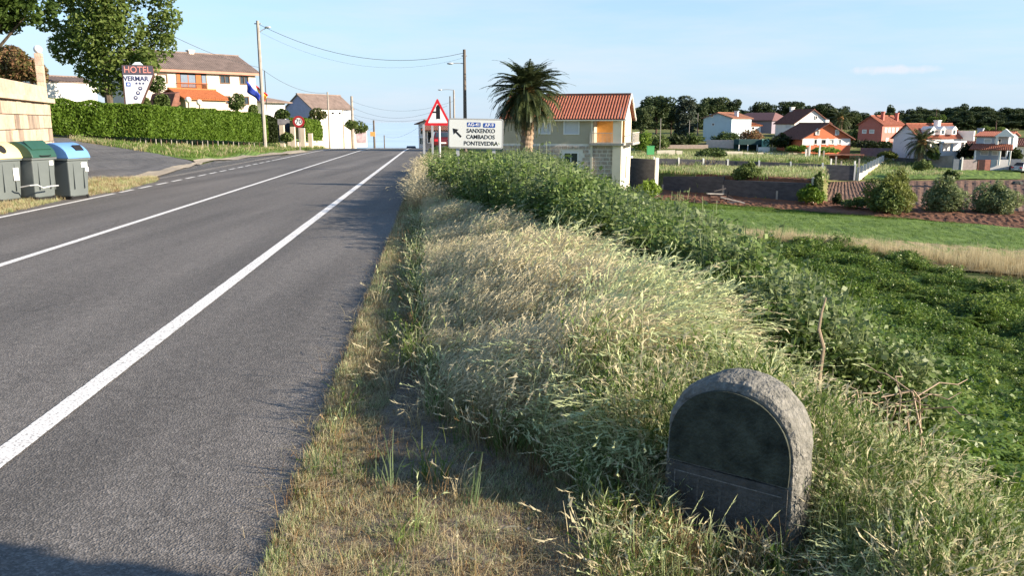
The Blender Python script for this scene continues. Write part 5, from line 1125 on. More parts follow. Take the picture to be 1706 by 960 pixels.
hedge('dark_cypress_bush', 'dark green upright bush at the right end of the clipped hedge', [hpnt(446, 237, 194, 64), hpnt(463, 237, 198, 65)], 1.2, L('dark_bush_leaves', [(.015, .025, .008), (.03, .045, .012), (.05, .07, .02)]), 5000, .12, dkc, 1.3)
for i, (x, y, r, D, lab) in enumerate(((598, 212, 12, 112, 'spiky grey green shrub by the thick pole near the crest'), (529, 190, 12, 96, 'reddish flowering shrub on top of the cream boundary wall'), (470, 190, 10, 90, 'dark shrub in front of the white garage'), (478, 228, 8, 66, 'rambling shrub around the concrete pillars'), (585, 207, 9, 108, 'small shrub left of the thick pole near the crest'))):
    c = P(x, y, D); q = r * D / F
    plant('roadside_shrub', lab, 'shrub', (c.x, c.y, c.z - q), crown_mesh('shrub_crown', [(0, 0, q, q, q, q * .8), (-q * .6, 0, q * .7, q * .6, q, q * .6), (q * .6, 0, q * .9, q * .6, q, q * .6)], 1400, .17, [lf_bush, lf_brown][i == 1], rs_))
# palms
fr_m = L('palm_leaflets', [(.03, .045, .018), (.06, .08, .03), (.12, .13, .06)], trans=.25, rough=.4); fr_dry = L('dry_palm_leaflets', [(.14, .08, .035), (.24, .15, .07), (.32, .22, .11)], trans=.2)
def frond_mesh(name, Lf, droop, m, rs, nl=34, ll=.42, up=.9):
    V = []; rn = []; pts = []; 
    a = up; x = z = 0
    for i in range(nl + 1):
        t = i / nl; pts.append(Vector((x, 0, z))); ang = a - droop * t ** 1.3; x += math.cos(ang) * Lf / nl; z += math.sin(ang) * Lf / nl
    for i in range(nl):
        p0, p1 = pts[i], pts[i + 1]; t = i / nl; w = .035 * (1 - t) + .008
        V += [p0 + Vector((0, -w, 0)), p0 + Vector((0, w, 0)), p1 + Vector((0, w * .9, 0)), p1 + Vector((0, -w * .9, 0))]; rn += [.3] * 4
        if t < .08: continue
        d = (p1 - p0).normalized(); l = ll * (math.sin(min(1, t * 1.15 + .1) * math.pi) ** .5 + .15)
        for s_ in (-1, 1):
            tip = p0 + Vector((d.x * .75, s_ * .75, d.z * .75 - .12 - .15 * rs.rand())) * l; e = d * .042
            k = rs.rand(); V += [p0 - e, p0 + e, tip + Vector((0, 0, .008)), tip - Vector((0, 0, .008))]; rn += [k] * 4
    return fast_mesh(name, np.array([list(v) for v in V]), 4, m, {'rnd': rn})
rsn = np.random.RandomState(5)
frs = [frond_mesh('frond_a%d' % i, 3.0, .95 + .32 * i, fr_m, rsn, ll=.46) for i in range(4)]; frd = [frond_mesh('frond_d%d' % i, 2.3, .5, fr_dry, rsn, 24, .3, up=0) for i in range(2)]
def palm(name, label, base, H, scale, nf, nd, tm):
    t = empty(name, base); tag(t, label, 'palm tree'); tr = MB(); k = int(H / .16); pts = []; rr_ = []
    for i in range(k + 1): pts.append((.05 * math.sin(i * .3), 0, -.8 + (H + .8) * i / k)); rr_.append((.36 + (.05 if i % 2 else 0) + (.14 if i > k - 4 else 0)) * scale * (1.0 if i > 4 else 1.1))
    tr.tube(pts, rr_, 14).build('trunk', tm, t)
    cr_ = MB().sphere((0, 0, H + .1), .55 * scale, 12, 8, (1, 1, 1.25)).build('crown_heart', mat('palm_heart', (.22, .12, .04), var=.4, scale=8), t)
    rr = random.Random(8)
    for i in range(nf):
        o = bpy.data.objects.new('frond', frs[i % 4]); link(o, t); u = (i + .5) / nf; pitch = 1.05 - 2.0 * u ** .95 + rr.uniform(-.12, .12); o.location = (0, 0, H + .45 * scale - .5 * u * scale)
        o.rotation_euler = (rr.uniform(-.15, .15), -pitch + .55, i * 2.39996); s_ = scale * rr.uniform(.88, 1.06) * (.85 if u < .15 else 1); o.scale = (s_, s_, s_)
    for i in range(nd):
        o = bpy.data.objects.new('dry_frond', frd[i % 2]); link(o, t); o.location = (0, 0, H - .2); o.rotation_euler = (rr.uniform(-.2, .2), rr.uniform(1.05, 1.45), i * 2.4 + .3); o.scale = [scale * rr.uniform(.7, 1.05)] * 3
    return t
c = P(878, 160, 62); pb = (c.x, c.y, gz(c.x, c.y)); palm('palm_tree', 'tall date palm with a full crown and brown hanging fronds left of the beige house', pb, c.z - pb[2], 1.22, 165, 70, mat('palm_trunk', (.20, .135, .09), scale=4, col2=(.34, .25, .18), bump=1, bscale=12))
c = P(1536, 240, 118); pb = (c.x, c.y, gz(c.x, c.y)); palm('palm_tree', 'smaller dark palm in front of the dormer house on the far slope', pb, c.z - pb[2], 1.15, 60, 0, mat('palm_trunk', (.20, .135, .09)))
c = P(1400, 200, 175); pb = (c.x, c.y, gz(c.x, c.y)); palm('palm_tree', 'distant dark palm against the woods right of the white gabled house', pb, c.z - pb[2], 1.3, 50, 0, mat('palm_trunk', (.20, .135, .09)))
# pines and woodland
pv = []
for i in range(5):
    rs2 = np.random.RandomState(40 + i); bl = random_blobs(rs2, 26, 3.9, 3.0, 5.0, (.22, .40), .62) + [(0, 0, 6.4, 2.6, 2.6, 1.6), (1.2, .5, 5.6, 2, 2, 1.3), (-1.3, -.4, 5.7, 2, 2, 1.3)]; bl += random_blobs(rs2, 8, 2.6, 2.6, 2.6, (.25, .45), .7)
    pv.append((crown_mesh('pine_crown%d' % i, bl, 9500, .30, lf_pine, rs2, fill=.35), limb_mesh('pine_trunk%d' % i, 7, .28, rs2, pine_bark, bl, .02)))
wv = []
for i in range(5):
    rs2 = np.random.RandomState(60 + i); bl = [(0, 0, 1.6 + k * 1.25, 2.5 - .24 * k + rs2.rand() * .5, 2.4 - .22 * k, 1.3) for k in range(6)] + random_blobs(rs2, 16, 2.9, 5.6, 1.6, (.22, .4), .9)
    wv.append((crown_mesh('wood_crown%d' % i, bl, 7500, .33, lf_pine, rs2, fill=.35), limb_mesh('wood_trunk%d' % i, 7, .25, rs2, pine_bark, bl)))
rs2 = np.random.RandomState(80); bl = [(0, 0, 2 + k * 1.5, 1.5 - .12 * k, 1.5, 1.3) for k in range(6)] + random_blobs(rs2, 6, 1.6, 7, 2, (.4, .6), 1.2)
ev = (crown_mesh('eucalyptus_crown', bl, 5200, .30, lf_euc, rs2, fill=.5), limb_mesh('eucalyptus_trunk', 9, .22, rs2, conc_pole, bl))
def tree_at(name, label, px, ytop, D, var, natH, group=None, wpx=None, natW=7.5):
    c = P(px, ytop, D); z0 = gz(c.x, c.y); h = c.z - z0; s_ = (wpx * D / F / natW) if wpx else h / natH
    t = plant(name, label, 'tree', (c.x, c.y, z0), var[0], var[1], s_, random.uniform(0, 6.28), group, sz=h / natH); return t
ptl = [(1070, 175, 145, 40, 'pine behind the right gable of the beige house'), (1095, 157, 150, 62, 'biggest dark umbrella pine, directly right of the beige house'), (1120, 172, 155, 40, 'dark pine between the biggest pine and the pale eucalyptus'), (1165, 168, 165, 36, 'narrow dark pine just right of the pale eucalyptus'), (1190, 160, 170, 58, 'broad pine rising behind the pale blue house'), (1215, 165, 172, 44, 'pine right of the broad pine behind the pale blue house'), (1240, 181, 185, 40, 'low pine behind the small white cottage'),
       (1272, 169, 185, 44, 'rounded pine standing above the white cottage'), (1295, 180, 190, 34, 'low pine left of the tall white gabled house'), (1320, 167, 190, 50, 'broad pine directly behind the tall white gabled house'), (1345, 176, 195, 34, 'pine peering over the ridge of the tall white gabled house'), (1365, 171, 195, 46, 'pine right of the white gable peak'), (1390, 176, 195, 44, 'pine above the distant palm'), (1413, 184, 200, 38, 'low pine left of the pink house')]
for i, (px, yt, D, wp_, lab) in enumerate(ptl): tree_at('pine_tree', lab, px, yt, D, pv[i % 5], 8.9, None, wp_, 8.2)
tree_at('eucalyptus_tree', 'pale grey green eucalyptus between the dark pines right of the beige house', 1143, 158, 152, ev, 11, None, 40, 3.6)
for i, (px, yt, D) in enumerate(((1440, 186, 215), (1458, 190, 210), (1485, 172, 240), (1466, 184, 235))): tree_at('wood_tree', ['dark tree behind the left roof of the pink house', 'low dark tree behind the pink house ridge', 'slim pointed tree rising above the woods by the pink house', 'dark tree left of the slim pointed one'][i], px, yt, D, wv[i], 9.6, None, [36, 36, 22, 34][i], 6.2)
tops = [182, 186, 180, 178, 184, 177, 181, 186, 180, 176, 183, 172, 178, 181, 174, 179, 183, 185, 180, 178, 182, 181, 184, 183]
for row, (D, dy, n) in enumerate(((235, 0, 26), (215, 9, 25), (198, 20, 24))):
    for i in range(n):
        px = 1500 + i * (10.0 if row == 0 else 10.5) + random.uniform(-3, 3); yt = tops[i % len(tops)] + dy + random.uniform(-2, 2)
        if px > 1760: continue
        tree_at('wood_tree', 'dark tree in the %s row of the wood, %s' % (['back', 'middle', 'front'][row], 'behind the dormer house' if px < 1570 else ('right of the dormer house' if px < 1625 else ('behind the two tier house' if px < 1695 else 'at the right edge of the picture'))), px, yt, D, random.choice(wv + pv), 9.4, 'dark trees of the wood on the skyline', random.uniform(26, 36), 6.8)
for i in range(34):
    px = 1055 + i * 13.2 + random.uniform(-4, 4); 
    if 1150 < px < 1164: continue
    tree_at('wood_tree', 'low dark tree of the belt, ' + ('below the tall pines' if px < 1168 else 'behind the pale blue house' if px < 1250 else 'left of the tall white gabled house' if px < 1318 else 'behind the tall white gabled house' if px < 1385 else 'between the white gabled house and the pink house' if px < 1436 else 'behind the pink house'), px, random.uniform(186, 199), 205, random.choice(wv), 9.6, 'low dark trees between the houses', 34, 6.2)
c = P(1578, 195, 190); tree_at('broadleaf_tree', 'lighter green round tree before the dark wood behind the dormer house', 1560, 187, 160, (crown_mesh('green_crown', random_blobs(rs2, 9, 2.6, 2.5, 3, (.35, .5), .8), 3500, .3, lf_tree, rs2), wv[0][1]), 6.5, None, 30, 5.5)
tree_at('broadleaf_tree', 'lighter green round tree behind the roof of the two tier house', 1660, 206, 150, (bpy.data.meshes['green_crown'], wv[0][1]), 6.5, None, 40, 5.5)
# mid-distance bushes: (px, pybottom, pytop, width, D, mat, label)
bv = {}
def spray_crown(name, bl, n, size, m, rs):
    me_ = crown_mesh(name, bl, n, size, m, rs, fill=.45, aspect=2.2); return me_
def bush(px, yb, yt, wd, D, m, label, name='bush', n=2600, size=.14, round_=.9, seed=0):
    b_ = P(px, yb, D); h = (yb - yt) * D / F; r = wd * D / F / 2; z0 = b_.z
    rs3 = np.random.RandomState(int(px) + seed); bl = [(r * .62 * math.cos(a) * (.4 + .7 * rs3.rand()), r * .6 * math.sin(a), h * (.22 + .3 * rs3.rand()), r * (.3 + .28 * rs3.rand()), r * .5, h * (.22 + .22 * rs3.rand())) for a in np.linspace(0, 6.28, 10)[:-1]] + [(r * (rs3.rand() - .5) * .8, 0, h * (.55 + .2 * rs3.rand()), r * .28, r * .3, h * .33) for _ in range(4)] + [(0, 0, h * .4, r * .6, r * .6, h * .38)]
    t = plant(name, label, 'bush', (b_.x, b_.y, z0), crown_mesh('bush_crown', bl, n, size, m, rs3, fill=.6, aspect=3.2 if n > 7000 else 2.2)); return t
bush(1483, 352, 282, 78, 70, lf_olive, 'tallest willowy yellow green bush at the left of the three on the brown field', n=13000, size=.10)
bush(1476, 352, 305, 60, 69, lf_bush, 'dark green undergrowth at the foot of the tallest willowy bush', n=3500)
bush(1572, 355, 293, 70, 71, lf_silver, 'middle one of the three willowy bushes on the brown field', n=12000, size=.10)
bush(1657, 358, 303, 74, 70, lf_silver, 'rightmost willowy silvery bush on the brown field', n=12000, size=.10)
bush(1537, 283, 266, 30, 105, lf_bush, 'low bush on the grass below the small palm')
bush(1244, 299, 270, 44, 86, lf_bush, 'dark rounded bush growing over the dark block wall', n=5000)
bush(1080, 327, 300, 44, 84, lf_hedge, 'bright leafy bush at the right foot of the beige house', n=4500)
bush(1348, 336, 307, 46, 77, lf_hedge, 'bright green bush beneath the crumbling cream wall stub', n=4500)
bush(1362, 322, 288, 14, 77, lf_bush, 'dark creeper hanging on the cream wall stub')
bush(1427, 344, 328, 60, 73, lf_bush, 'low straggly dark shrub on the pale ploughed plot', n=1500)
bush(1394, 341, 320, 16, 74, L('dark_bush_leaves', []), 'small bare dark shrub left on the ploughed plot', n=500)
for i, (px, yb, yt, wd, D, m, lab) in enumerate([(1070, 250, 216, 36, 128, lf_hedge, 'rounded green bush right of the beige house gable'), (1100, 247, 222, 40, 132, lf_bush, 'olive bush beneath the pines'), (1128, 243, 224, 36, 136, L('dark_bush_leaves', []), 'dark bush under the biggest pine'), (1152, 240, 222, 40, 138, lf_bush, 'dark green bush left of the pinkish wall'), (1185, 262, 246, 56, 112, lf_bush, 'spreading green bush on the terrace in the middle'), (1212, 236, 220, 50, 140, lf_bush, 'olive bush below the pale blue house'), (1250, 234, 216, 50, 142, lf_brown, 'brownish bush below the white cottage'), (1300, 246, 222, 44, 128, L('dark_bush_leaves', []), 'dark bush left of the orange house'),
        (1330, 252, 243, 40, 120, lf_hedge, 'low green plants in front of the orange house'), (1375, 254, 245, 50, 120, lf_hedge, 'green vegetable row in front of the orange house'), (1445, 247, 233, 60, 136, L('dark_bush_leaves', []), 'dark clipped row below the pink house'), (1475, 248, 235, 40, 136, L('dark_bush_leaves', []), 'dark clipped row left of the dormer house'), (1420, 240, 214, 26, 150, lf_bush, 'bush between the orange and the pink house'), (1613, 262, 238, 34, 122, L('dark_bush_leaves', []), 'dark bush between the dormer house and the two tier house'), (1556, 263, 246, 20, 117, lf_bush, 'bush at the foot of the small palm'), (1690, 266, 248, 22, 114, L('dark_bush_leaves', []), 'dark bush right of the two tier house'), (1583, 302, 284, 26, 95, lf_bush, 'dark bush in the middle of the green plot'), (1480, 262, 252, 30, 122, lf_olive, 'yellowish bush at the upper end of the diagonal wall')]):
    bush(px, yb, yt, wd, D, m, lab, n=1500, size=.22)
# unseen bush added to cast the near left corner shadow; real caster unknown
shadow_bush = plant('stand_in_bush', 'unseen stand-in bush right of the camera, added to cast the lower left shadow', 'bush', (3.3, .70, gz(3.3, .70) + .75), crown_mesh('bush_crown', [(0, 0, 1.0, .7, .8, 1.1), (0, -.8, 1.4, .8, .9, 1.2), (.5, -.1, 1.9, .7, .85, 1.0), (-.1, .1, 2.3, .5, .7, .65)], 12000, .13, lf_bush, rs_, fill=.6))
# ---------------------------------------------------------------- grasses and weeds
def blade_mesh(name, n, H, spread, bend, w, m, rs, seg=4, head=0, wind=(0, 0), hv=.35, thick=1.0):
    V = []; hh = []; rn = []
    for i in range(n):
        a = rs.rand() * 6.28; r = spread * rs.rand() ** .5; b0 = np.array([r * math.cos(a), r * math.sin(a), 0.]); h = H * (1 - hv + 2 * hv * rs.rand()); da = rs.rand() * 6.28
        ld = bend * h * (.3 + rs.rand()); lean = np.array([math.cos(da) * ld * .5 + wind[0] * h * (.6 + .8 * rs.rand()), math.sin(da) * ld * .5 + wind[1] * h, 0]); k = rs.rand()
        side = np.array([math.cos(da + 1.57 + rs.rand()), math.sin(da + 1.57 + rs.rand()), 0]); prev = b0; zdrop = min(.5, np.linalg.norm(lean) / h * .35)
        for s_ in range(seg):
            t = (s_ + 1) / seg; p = b0 + lean * t ** 2.2 + np.array([0, 0, h * (t - zdrop * t ** 3)]); w0 = w * (1 - (s_ / seg) ** 1.5 * .75); w1 = w * (1 - t ** 1.5 * .85)
            V += [prev - side * w0 / 2, prev + side * w0 / 2, p + side * w1 / 2, p - side * w1 / 2]; t0 = s_ / seg; hh += [t0, t0, t, t]; rn += [k] * 4
            q0 = prev; prev = p
        if head and rs.rand() < head:
            d = prev - q0; d /= np.linalg.norm(d) + 1e-6; d2 = d + np.array([wind[0] * .5, wind[1] * .5, -.45]); d2 /= np.linalg.norm(d2)
            for j in range(5):
                p0 = prev - d * .02 + d2 * .022 * j; off = np.array([rs.normal() * .008, rs.normal() * .008, rs.normal() * .006]); tip = p0 + d2 * .045 + off * 1.6; sd_ = np.cross(d2, [0, 0, 1.]) * .0048 + off * .3
                V += [p0, p0 + d2 * .02 + sd_, tip, p0 + d2 * .02 - sd_]; hh += [1.0] * 4; rn += [k] * 4
    return fast_mesh(name, np.array(V), 4, m, {'rnd': rn, 'h': hh})
g_tall = L('tall_grass_blades', [(.07, .14, .022), (.13, .22, .04), (.22, .28, .08), (.13, .25, .045)], tips=(.50, .55, .29), trans=.35)
g_straw = L('straw_blades', [(.24, .19, .09), (.36, .28, .14), (.20, .14, .07), (.30, .25, .12)], tips=(.60, .53, .34), trans=.35)
g_green = L('green_blades', [(.05, .10, .015), (.10, .16, .03), (.17, .22, .06)], trans=.35)
g_blue = L('blue_green_blades', [(.07, .11, .05), (.12, .17, .08), (.18, .23, .12)], trans=.35)
g_red = L('reddish_dry_stems', [(.13, .075, .035), (.22, .14, .065), (.30, .21, .10)], trans=.25)
g_field = L('field_blades', [(.06, .12, .015), (.11, .19, .03), (.17, .25, .05)], trans=.3)
r9 = np.random.RandomState(9)
TALL = [blade_mesh('tg%d' % i, 28, .50, .11, .35, .0032, g_tall, r9, 5, .75, [(.55, .12), (.35, .05), (.62, .25), (.22, .1), (.45, -.05)][i], hv=.3) for i in range(5)] + [blade_mesh('tb%d' % i, 14, .40, .09, .5, .007, [g_green, g_blue][i], r9, 4, 0, (.2, .05)) for i in range(2)] + [blade_mesh('tg9', 22, .55, .11, .35, .0042, g_straw, r9, 5, .9, (.45, .10), hv=.2)]
STRAW = [blade_mesh('st%d' % i, 26, .50, .12, .4, .0032, g_straw, r9, 5, .8, (.34, .08), hv=.25) for i in range(3)] + [blade_mesh('st8', 14, .4, .1, .5, .006, g_red, r9, 4, .3, (.1, 0))]
SHORT = [blade_mesh('sh%d' % i, 24, .085, .07, .9, .004, m_, r9, 3, 0) for i, m_ in enumerate((g_straw, g_tall, g_red, g_straw, g_tall, g_red, g_straw, g_green))]
MID = [blade_mesh('md%d' % i, 16, .26, .07, .8, .006, m_, r9, 4, .3) for i, m_ in enumerate((g_straw, g_green, g_red, g_tall))]
FRESH = [blade_mesh('fr%d' % i, 12, .36, .06, .9, .009, m_, r9, 5, .15) for i, m_ in enumerate((g_blue, g_green))]
def region(n, vr, ufun, rs, vpow=1.0):
    v = vr[0] + (vr[1] - vr[0]) * rs.rand(n) ** vpow; u0, u1 = ufun(v); u = u0 + (u1 - u0) * rs.rand(n); la = EDGE + u; x = la * CL - v * SL_; y = la * SL_ + v * CL
    return x, y, u, v
def infr(x, y, m=1.12, add=.6): return (y > 1.5) & (np.abs(x) < y * .632 * m + add)
def put(name, protos, x, y, sc, label, cat, lift=-.02, tl=None):
    z = tz(x, y) + lift; pts = np.stack([x, y, z], 1); N = len(x)
    # keep clear of the milestone
    return scatter(name, protos, pts, (tl if tl is not None else RS.rand(N) * 6.283), sc, label, cat, tilt=np.stack([RS.normal(0, .08, N), RS.normal(0, .08, N)], 1))
SX, SY = st.location.x, st.location.y
def clear(x, y, r=.36): return (x - SX) ** 2 + (y - SY) ** 2 > r * r
def uL(v): return np.interp(v, [2.3, 3.4, 3.6, 4.25, 5.0, 6.2, 12.7, 19, 30], [2.5, 2.0, 1.85, 1.22, .80, .62, .50, .35, .3])
def uR(v): return np.interp(v, [2, 9, 13, 19, 30], [3.3, 2.55, 1.4, .7, .55])
# tall wind-bent grass
x, y, u, v = region(13500, (2.6, 20), lambda v: (uL(v), uR(v)), r9, 1.35); pat = np.sin(x * 2.1 + 1.3 * np.sin(y * 1.7)) + .6 * np.sin(y * 2.9 + x)
front = (np.hypot(x - SX, (y - SY + .55) / 1.0) < .55)
k = infr(x, y) & clear(x, y) & ~front; x, y, u, v, pat = x[k], y[k], u[k], v[k], pat[k]
ed = np.clip((u - uL(v)) / .9, 0, 1); sc = (.55 + .45 * ed) * (.85 + .3 * RS.rand(len(x))) * np.clip(1.03 + .16 * pat + .12 * np.sin(7 * x + 3 * np.sin(5 * y)), .62, 1.35) * np.interp(v, [2.6, 4.2, 7, 20], [.85, .95, .98, .95]) * np.interp(u - uR(v), [-.5, 0], [1, .85])
isst = (v > 4.5) & (u < 1.9 + .35 * pat) & (RS.rand(len(x)) < .8) | (RS.rand(len(x)) < .06)
isnr = (v < 4.7) & (u > 1.5); UP = [blade_mesh('up%d' % i, 26, .46, .12, .35, .0045, m_, r9, 5, [.5, .2, .7, .5][i], (.12, .04), hv=.4) for i, m_ in enumerate((g_tall, g_blue, g_green, g_straw))]
put('mixed_grass', UP + [UP[1], UP[2], TALL[5], TALL[0], MID[1], MID[2]], x[isnr], y[isnr], sc[isnr] * (.55 + .6 * RS.rand(isnr.sum())), 'upright mixed green and brown grass right of the milestone', 'grass')
isst = isst & ~isnr; _k = ~isst & ~isnr
pl_ = _k & (pat < -.35) & (RS.rand(len(x)) < .7); put('green_undergrowth', [UP[1], FRESH[1], TALL[5], MID[1]], x[pl_], y[pl_], sc[pl_] * (.7 + .6 * RS.rand(pl_.sum())), 'darker green blades showing between the pale wind-bent grass', 'grass')
put('tall_grass', TALL, x[_k & ~pl_], y[_k & ~pl_], (sc * (.72 + .55 * RS.rand(len(x))))[_k & ~pl_], 'tall pale green roadside grass bent over by the wind', 'grass', tl=(.6 * np.sin(x * 1.7 + y * .9) + RS.normal(0, .6, len(x)))[_k & ~pl_])
put('tall_straw_grass', STRAW, x[isst], y[isst], sc[isst], 'tall straw coloured dry grass along the road side of the verge', 'grass', tl=RS.normal(0, .5, isst.sum()))
# grass right of and beyond the milestone, down the bank
x, y, u, v = region(9000, (1.6, 9), lambda v: (np.maximum(2.4, uL(v)), 5.0 + 0 * v), r9, 1.1); k = infr(x, y) & clear(x, y) & (y < np.interp(x, [1, 2.2, 4.5], [7, 4.9, 4.9])); x, y = x[k], y[k]
put('bank_grass', UP + TALL[4:] + FRESH + MID + MID, x, y, .35 + .5 * RS.rand(len(x)), 'tangled green and brown grass around and behind the milestone', 'grass')
# mixed short growth of the verge
def patchy(x, y): return np.sin(x * 3.1 + 2 * np.sin(y * 1.1)) * np.cos(y * 2.3 + x) + .5 * np.sin(x * 7.7 + y * 5)
x, y, u, v = region(42000, (2.6, 22), lambda v: (.0 * v - .02, uL(v) + .25), r9, 1.7); pq = patchy(x, y); dens = np.where(u < .35, .72, .13) + .35 * (pq > .25) + np.where(v < 4.15, .6, 0) - .55 * ((u > .38) & (v > 4.5) & (v < 8.5))
k = infr(x, y) & (RS.rand(len(x)) < dens) & clear(x, y, .3); x, y, u, v = x[k], y[k], u[k], v[k]
put('verge_grass', SHORT, x, y, (.4 + .6 * RS.rand(len(x))) * np.interp(v, [3, 8, 20], [.85, 1.1, 1.8]), 'short dry grass and weeds between the asphalt and the tall grass', 'grass')
x, y, u, v = region(2200, (2.6, 20), lambda v: (.05 + 0 * v, uL(v) + .2), r9, 1.5); k = infr(x, y) & (RS.rand(len(x)) < np.where(u > uL(v) - .15, 1, .07)) & clear(x, y, .3); x, y, v = x[k], y[k], v[k]
put('verge_tufts', MID, x, y, (.35 + .7 * RS.rand(len(x))), 'knee high brown and green tufts at the foot of the tall grass', 'grass')
# tufts in front of the milestone
x = r9.uniform(.35, 2.6, 1300); y = r9.uniform(2.9, 3.95, 1300); k = clear(x, y, .36); x, y = x[k], y[k]
put('milestone_tufts', MID + MID + MID + FRESH, x, y, (.3 + .5 * RS.rand(len(x))), 'brown seed stalks and green blades in front of the milestone', 'grass')
for nm, lst in (('a', [(560, 800), (650, 820), (720, 810), (800, 850)]),):
    pp = [G(a, b_) for a, b_ in lst for _ in range(2)]; x = np.array([p.x for p in pp]) + r9.normal(0, .05, len(pp)); y = np.array([p.y for p in pp]) + r9.normal(0, .05, len(pp)); put('fresh_tufts', FRESH, x, y, .5 + .4 * RS.rand(len(x)), 'fresh blue green grass tufts in the shadow of the milestone', 'grass')
# loose stones on the bare strip
def pebble(name, rs, m):
    mb = MB(); mb.sphere((0, 0, 0), 1, 6, 4); mb.v = [(x * (1 + .25 * rs.normal()), y * (1 + .25 * rs.normal()), z * .6) for x, y, z in mb.v]; return mb.mesh(name, m)
PB = [pebble('pb%d' % i, r9, mat(*a)) for i, a in enumerate((('pebble_grey', (.22, .20, .18)), ('pebble_tan', (.32, .26, .20)), ('pebble_dark', (.09, .085, .08)), ('pebble_pale', (.42, .38, .34))))]
x, y, u, v = region(15000, (2.7, 14), lambda v: (-.10 + 0 * v, np.minimum(1.9, uL(v) + .1)), r9, 1.5); k = infr(x, y) & ((u < .12) | (patchy(x, y) < .6)); x, y = x[k], y[k]
put('loose_gravel', PB, x, y, .003 + .010 * RS.rand(len(x)) ** 2.5, 'loose stones and grit between the asphalt edge and the grass', 'gravel', lift=.012)
DB = [blade_mesh('db%d' % i, 5, .10, .10, 3.5, .004, m_, r9, 2, 0) for i, m_ in enumerate((g_straw, g_red))]
put('dead_thatch', DB, x[::4], y[::4], .6 + .8 * RS.rand(len(x[::4])), 'flattened dead grass litter on the bare strip', 'grass', lift=-.01)
# leafy weeds
lf_weed = L('weed_leaves', [(.05, .095, .02), (.11, .175, .04), (.20, .27, .085), (.32, .36, .18)], trans=.38, rough=.5)
lf_weed2 = L('pale_weed_leaves', [(.08, .12, .045), (.15, .2, .08), (.24, .28, .14)], trans=.4, rough=.5)
lf_ivy = L('bramble_leaves', [(.03, .065, .01), (.075, .14, .02), (.13, .20, .035), (.22, .28, .07)], trans=.35, rough=.45)
def weed(name, H, R0, nst, nleaf, size, m, rs):
    C = []; V = []; rn = []
    for i in range(nst):
        a = rs.rand() * 6.28; tx = R0 * rs.rand() ** .5 * math.cos(a); ty = R0 * rs.rand() ** .5 * math.sin(a); h = H * (.65 + .45 * rs.rand()); p0 = np.array([tx * .3, ty * .3, 0]); p1 = np.array([tx, ty, h]); s_ = np.array([.006, .004, 0])
        V += [p0 - s_, p0 + s_, p1 + s_ * .4, p1 - s_ * .4]; rn += [.8] * 4
        for j in range(nleaf):
            t = .12 + .88 * rs.rand() ** .75; C.append(p0 + (p1 - p0) * t + rs.normal(size=3) * np.array([.09, .09, .03]) * (1.25 - t * .7))
    v2, r2 = leaf_quads(np.array(C), size, rs, .7, 1.7); return fast_mesh(name, np.concatenate([np.array(V), v2]), 4, m, {'rnd': np.concatenate([np.array(rn), r2])})
W1 = [weed('wd%d' % i, 1.0, .34, 13, 44, .036, [lf_weed, lf_weed, lf_weed2][i % 3], r9) for i in range(5)] + [weed('we0', 1.0, .26, 9, 30, .046, lf_weed, r9), weed('we1', 1.12, .2, 7, 18, .03, lf_weed2, r9), weed('we2', .9, .3, 12, 34, .042, lf_weed, r9), weed('we3', 1.25, .12, 4, 14, .028, lf_weed2, r9)]
def uB0(v): return np.interp(v, [4, 9, 13, 19, 30, 80], [3.5, 3.3, 1.9, .55, .30, .30])
def uB1(v): return np.interp(v, [4, 9, 15, 30, 60, 90], [4.3, 5.3, 7.0, 9.5, 10, 10])
x, y, u, v = region(5200, (6.0, 78), lambda v: (uB0(v), uB1(v)), r9, 1.5); k = infr(x, y); x, y, u, v = x[k], y[k], u[k], v[k]
Ht = np.interp(v, [5, 9, 14, 24, 40, 78], [1.0, 1.5, 1.7, 1.8, 1.8, 1.6]) * np.interp(u - uB0(v), [0, .8, 3], [.55, .85, 1.15]) 
pxx = CX + F * x / y; slim = np.interp(pxx, [700, 885, 920, 1000, 1060, 1180, 1250, 1350, 1500], [.036, .037, .044, .070, .088, .118, .145, .20, .28]); slim = np.where((pxx > 750) & (pxx < 776) & (y < 25.5), .068, slim)
Ht = np.minimum(Ht * 1.2, np.maximum(.30, (HC - slim * y) - tz(x, y)) / 1.12)
put('leafy_weeds', W1, x, y, Ht * (.5 + .62 * RS.rand(len(x))), 'bank of leafy green weeds and brambles below the direction sign', 'weeds')
# brown dry patches near the road edge at mid distance
x, y, u, v = region(900, (17, 34), lambda v: (.15 + 0 * v, .9 + 0 * v), r9); put('dry_clumps', STRAW, x, y, .9 + .5 * RS.rand(len(x)), 'dry straw clumps at the road edge left of the leafy weeds', 'grass')
# ferns and brambles down the bank
def fern(name, rs, m, nf=7, Lf=.75):
    V = []; rn = []
    for f in range(nf):
        az = rs.rand() * 6.28; d = np.array([math.cos(az), math.sin(az), 0]); sdv = np.array([-d[1], d[0], 0]); pr_ = np.zeros(3); l = Lf * (.7 + .5 * rs.rand()); n = 14; k = rs.rand()
        for i in range(n):
            t = (i + 1) / n; p = d * l * (t ** 1.3) * .8 + np.array([0, 0, l * (1.0 * t - .62 * t * t)]); dd = p - pr_; 
            w = .24 * l * math.sin(math.pi * min(1, .15 + t * .85)) + .02
            if i > 2:
                for s_ in (-1, 1):
                    tip = pr_ + sdv * s_ * w + dd * .9 + np.array([0, 0, -.1 * w]); V += [pr_, pr_ + dd * .45 + sdv * s_ * w * .5, tip, pr_ + dd * .95 + sdv * s_ * w * .3 ]; rn += [(k + .3 * rs.rand()) / 1.3] * 4
            pr_ = p
    return fast_mesh(name, np.array(V), 4, m, {'rnd': rn})
lf_fern = L('fern_fronds', [(.045, .10, .014), (.09, .165, .025), (.15, .235, .04), (.23, .28, .075)], trans=.35)
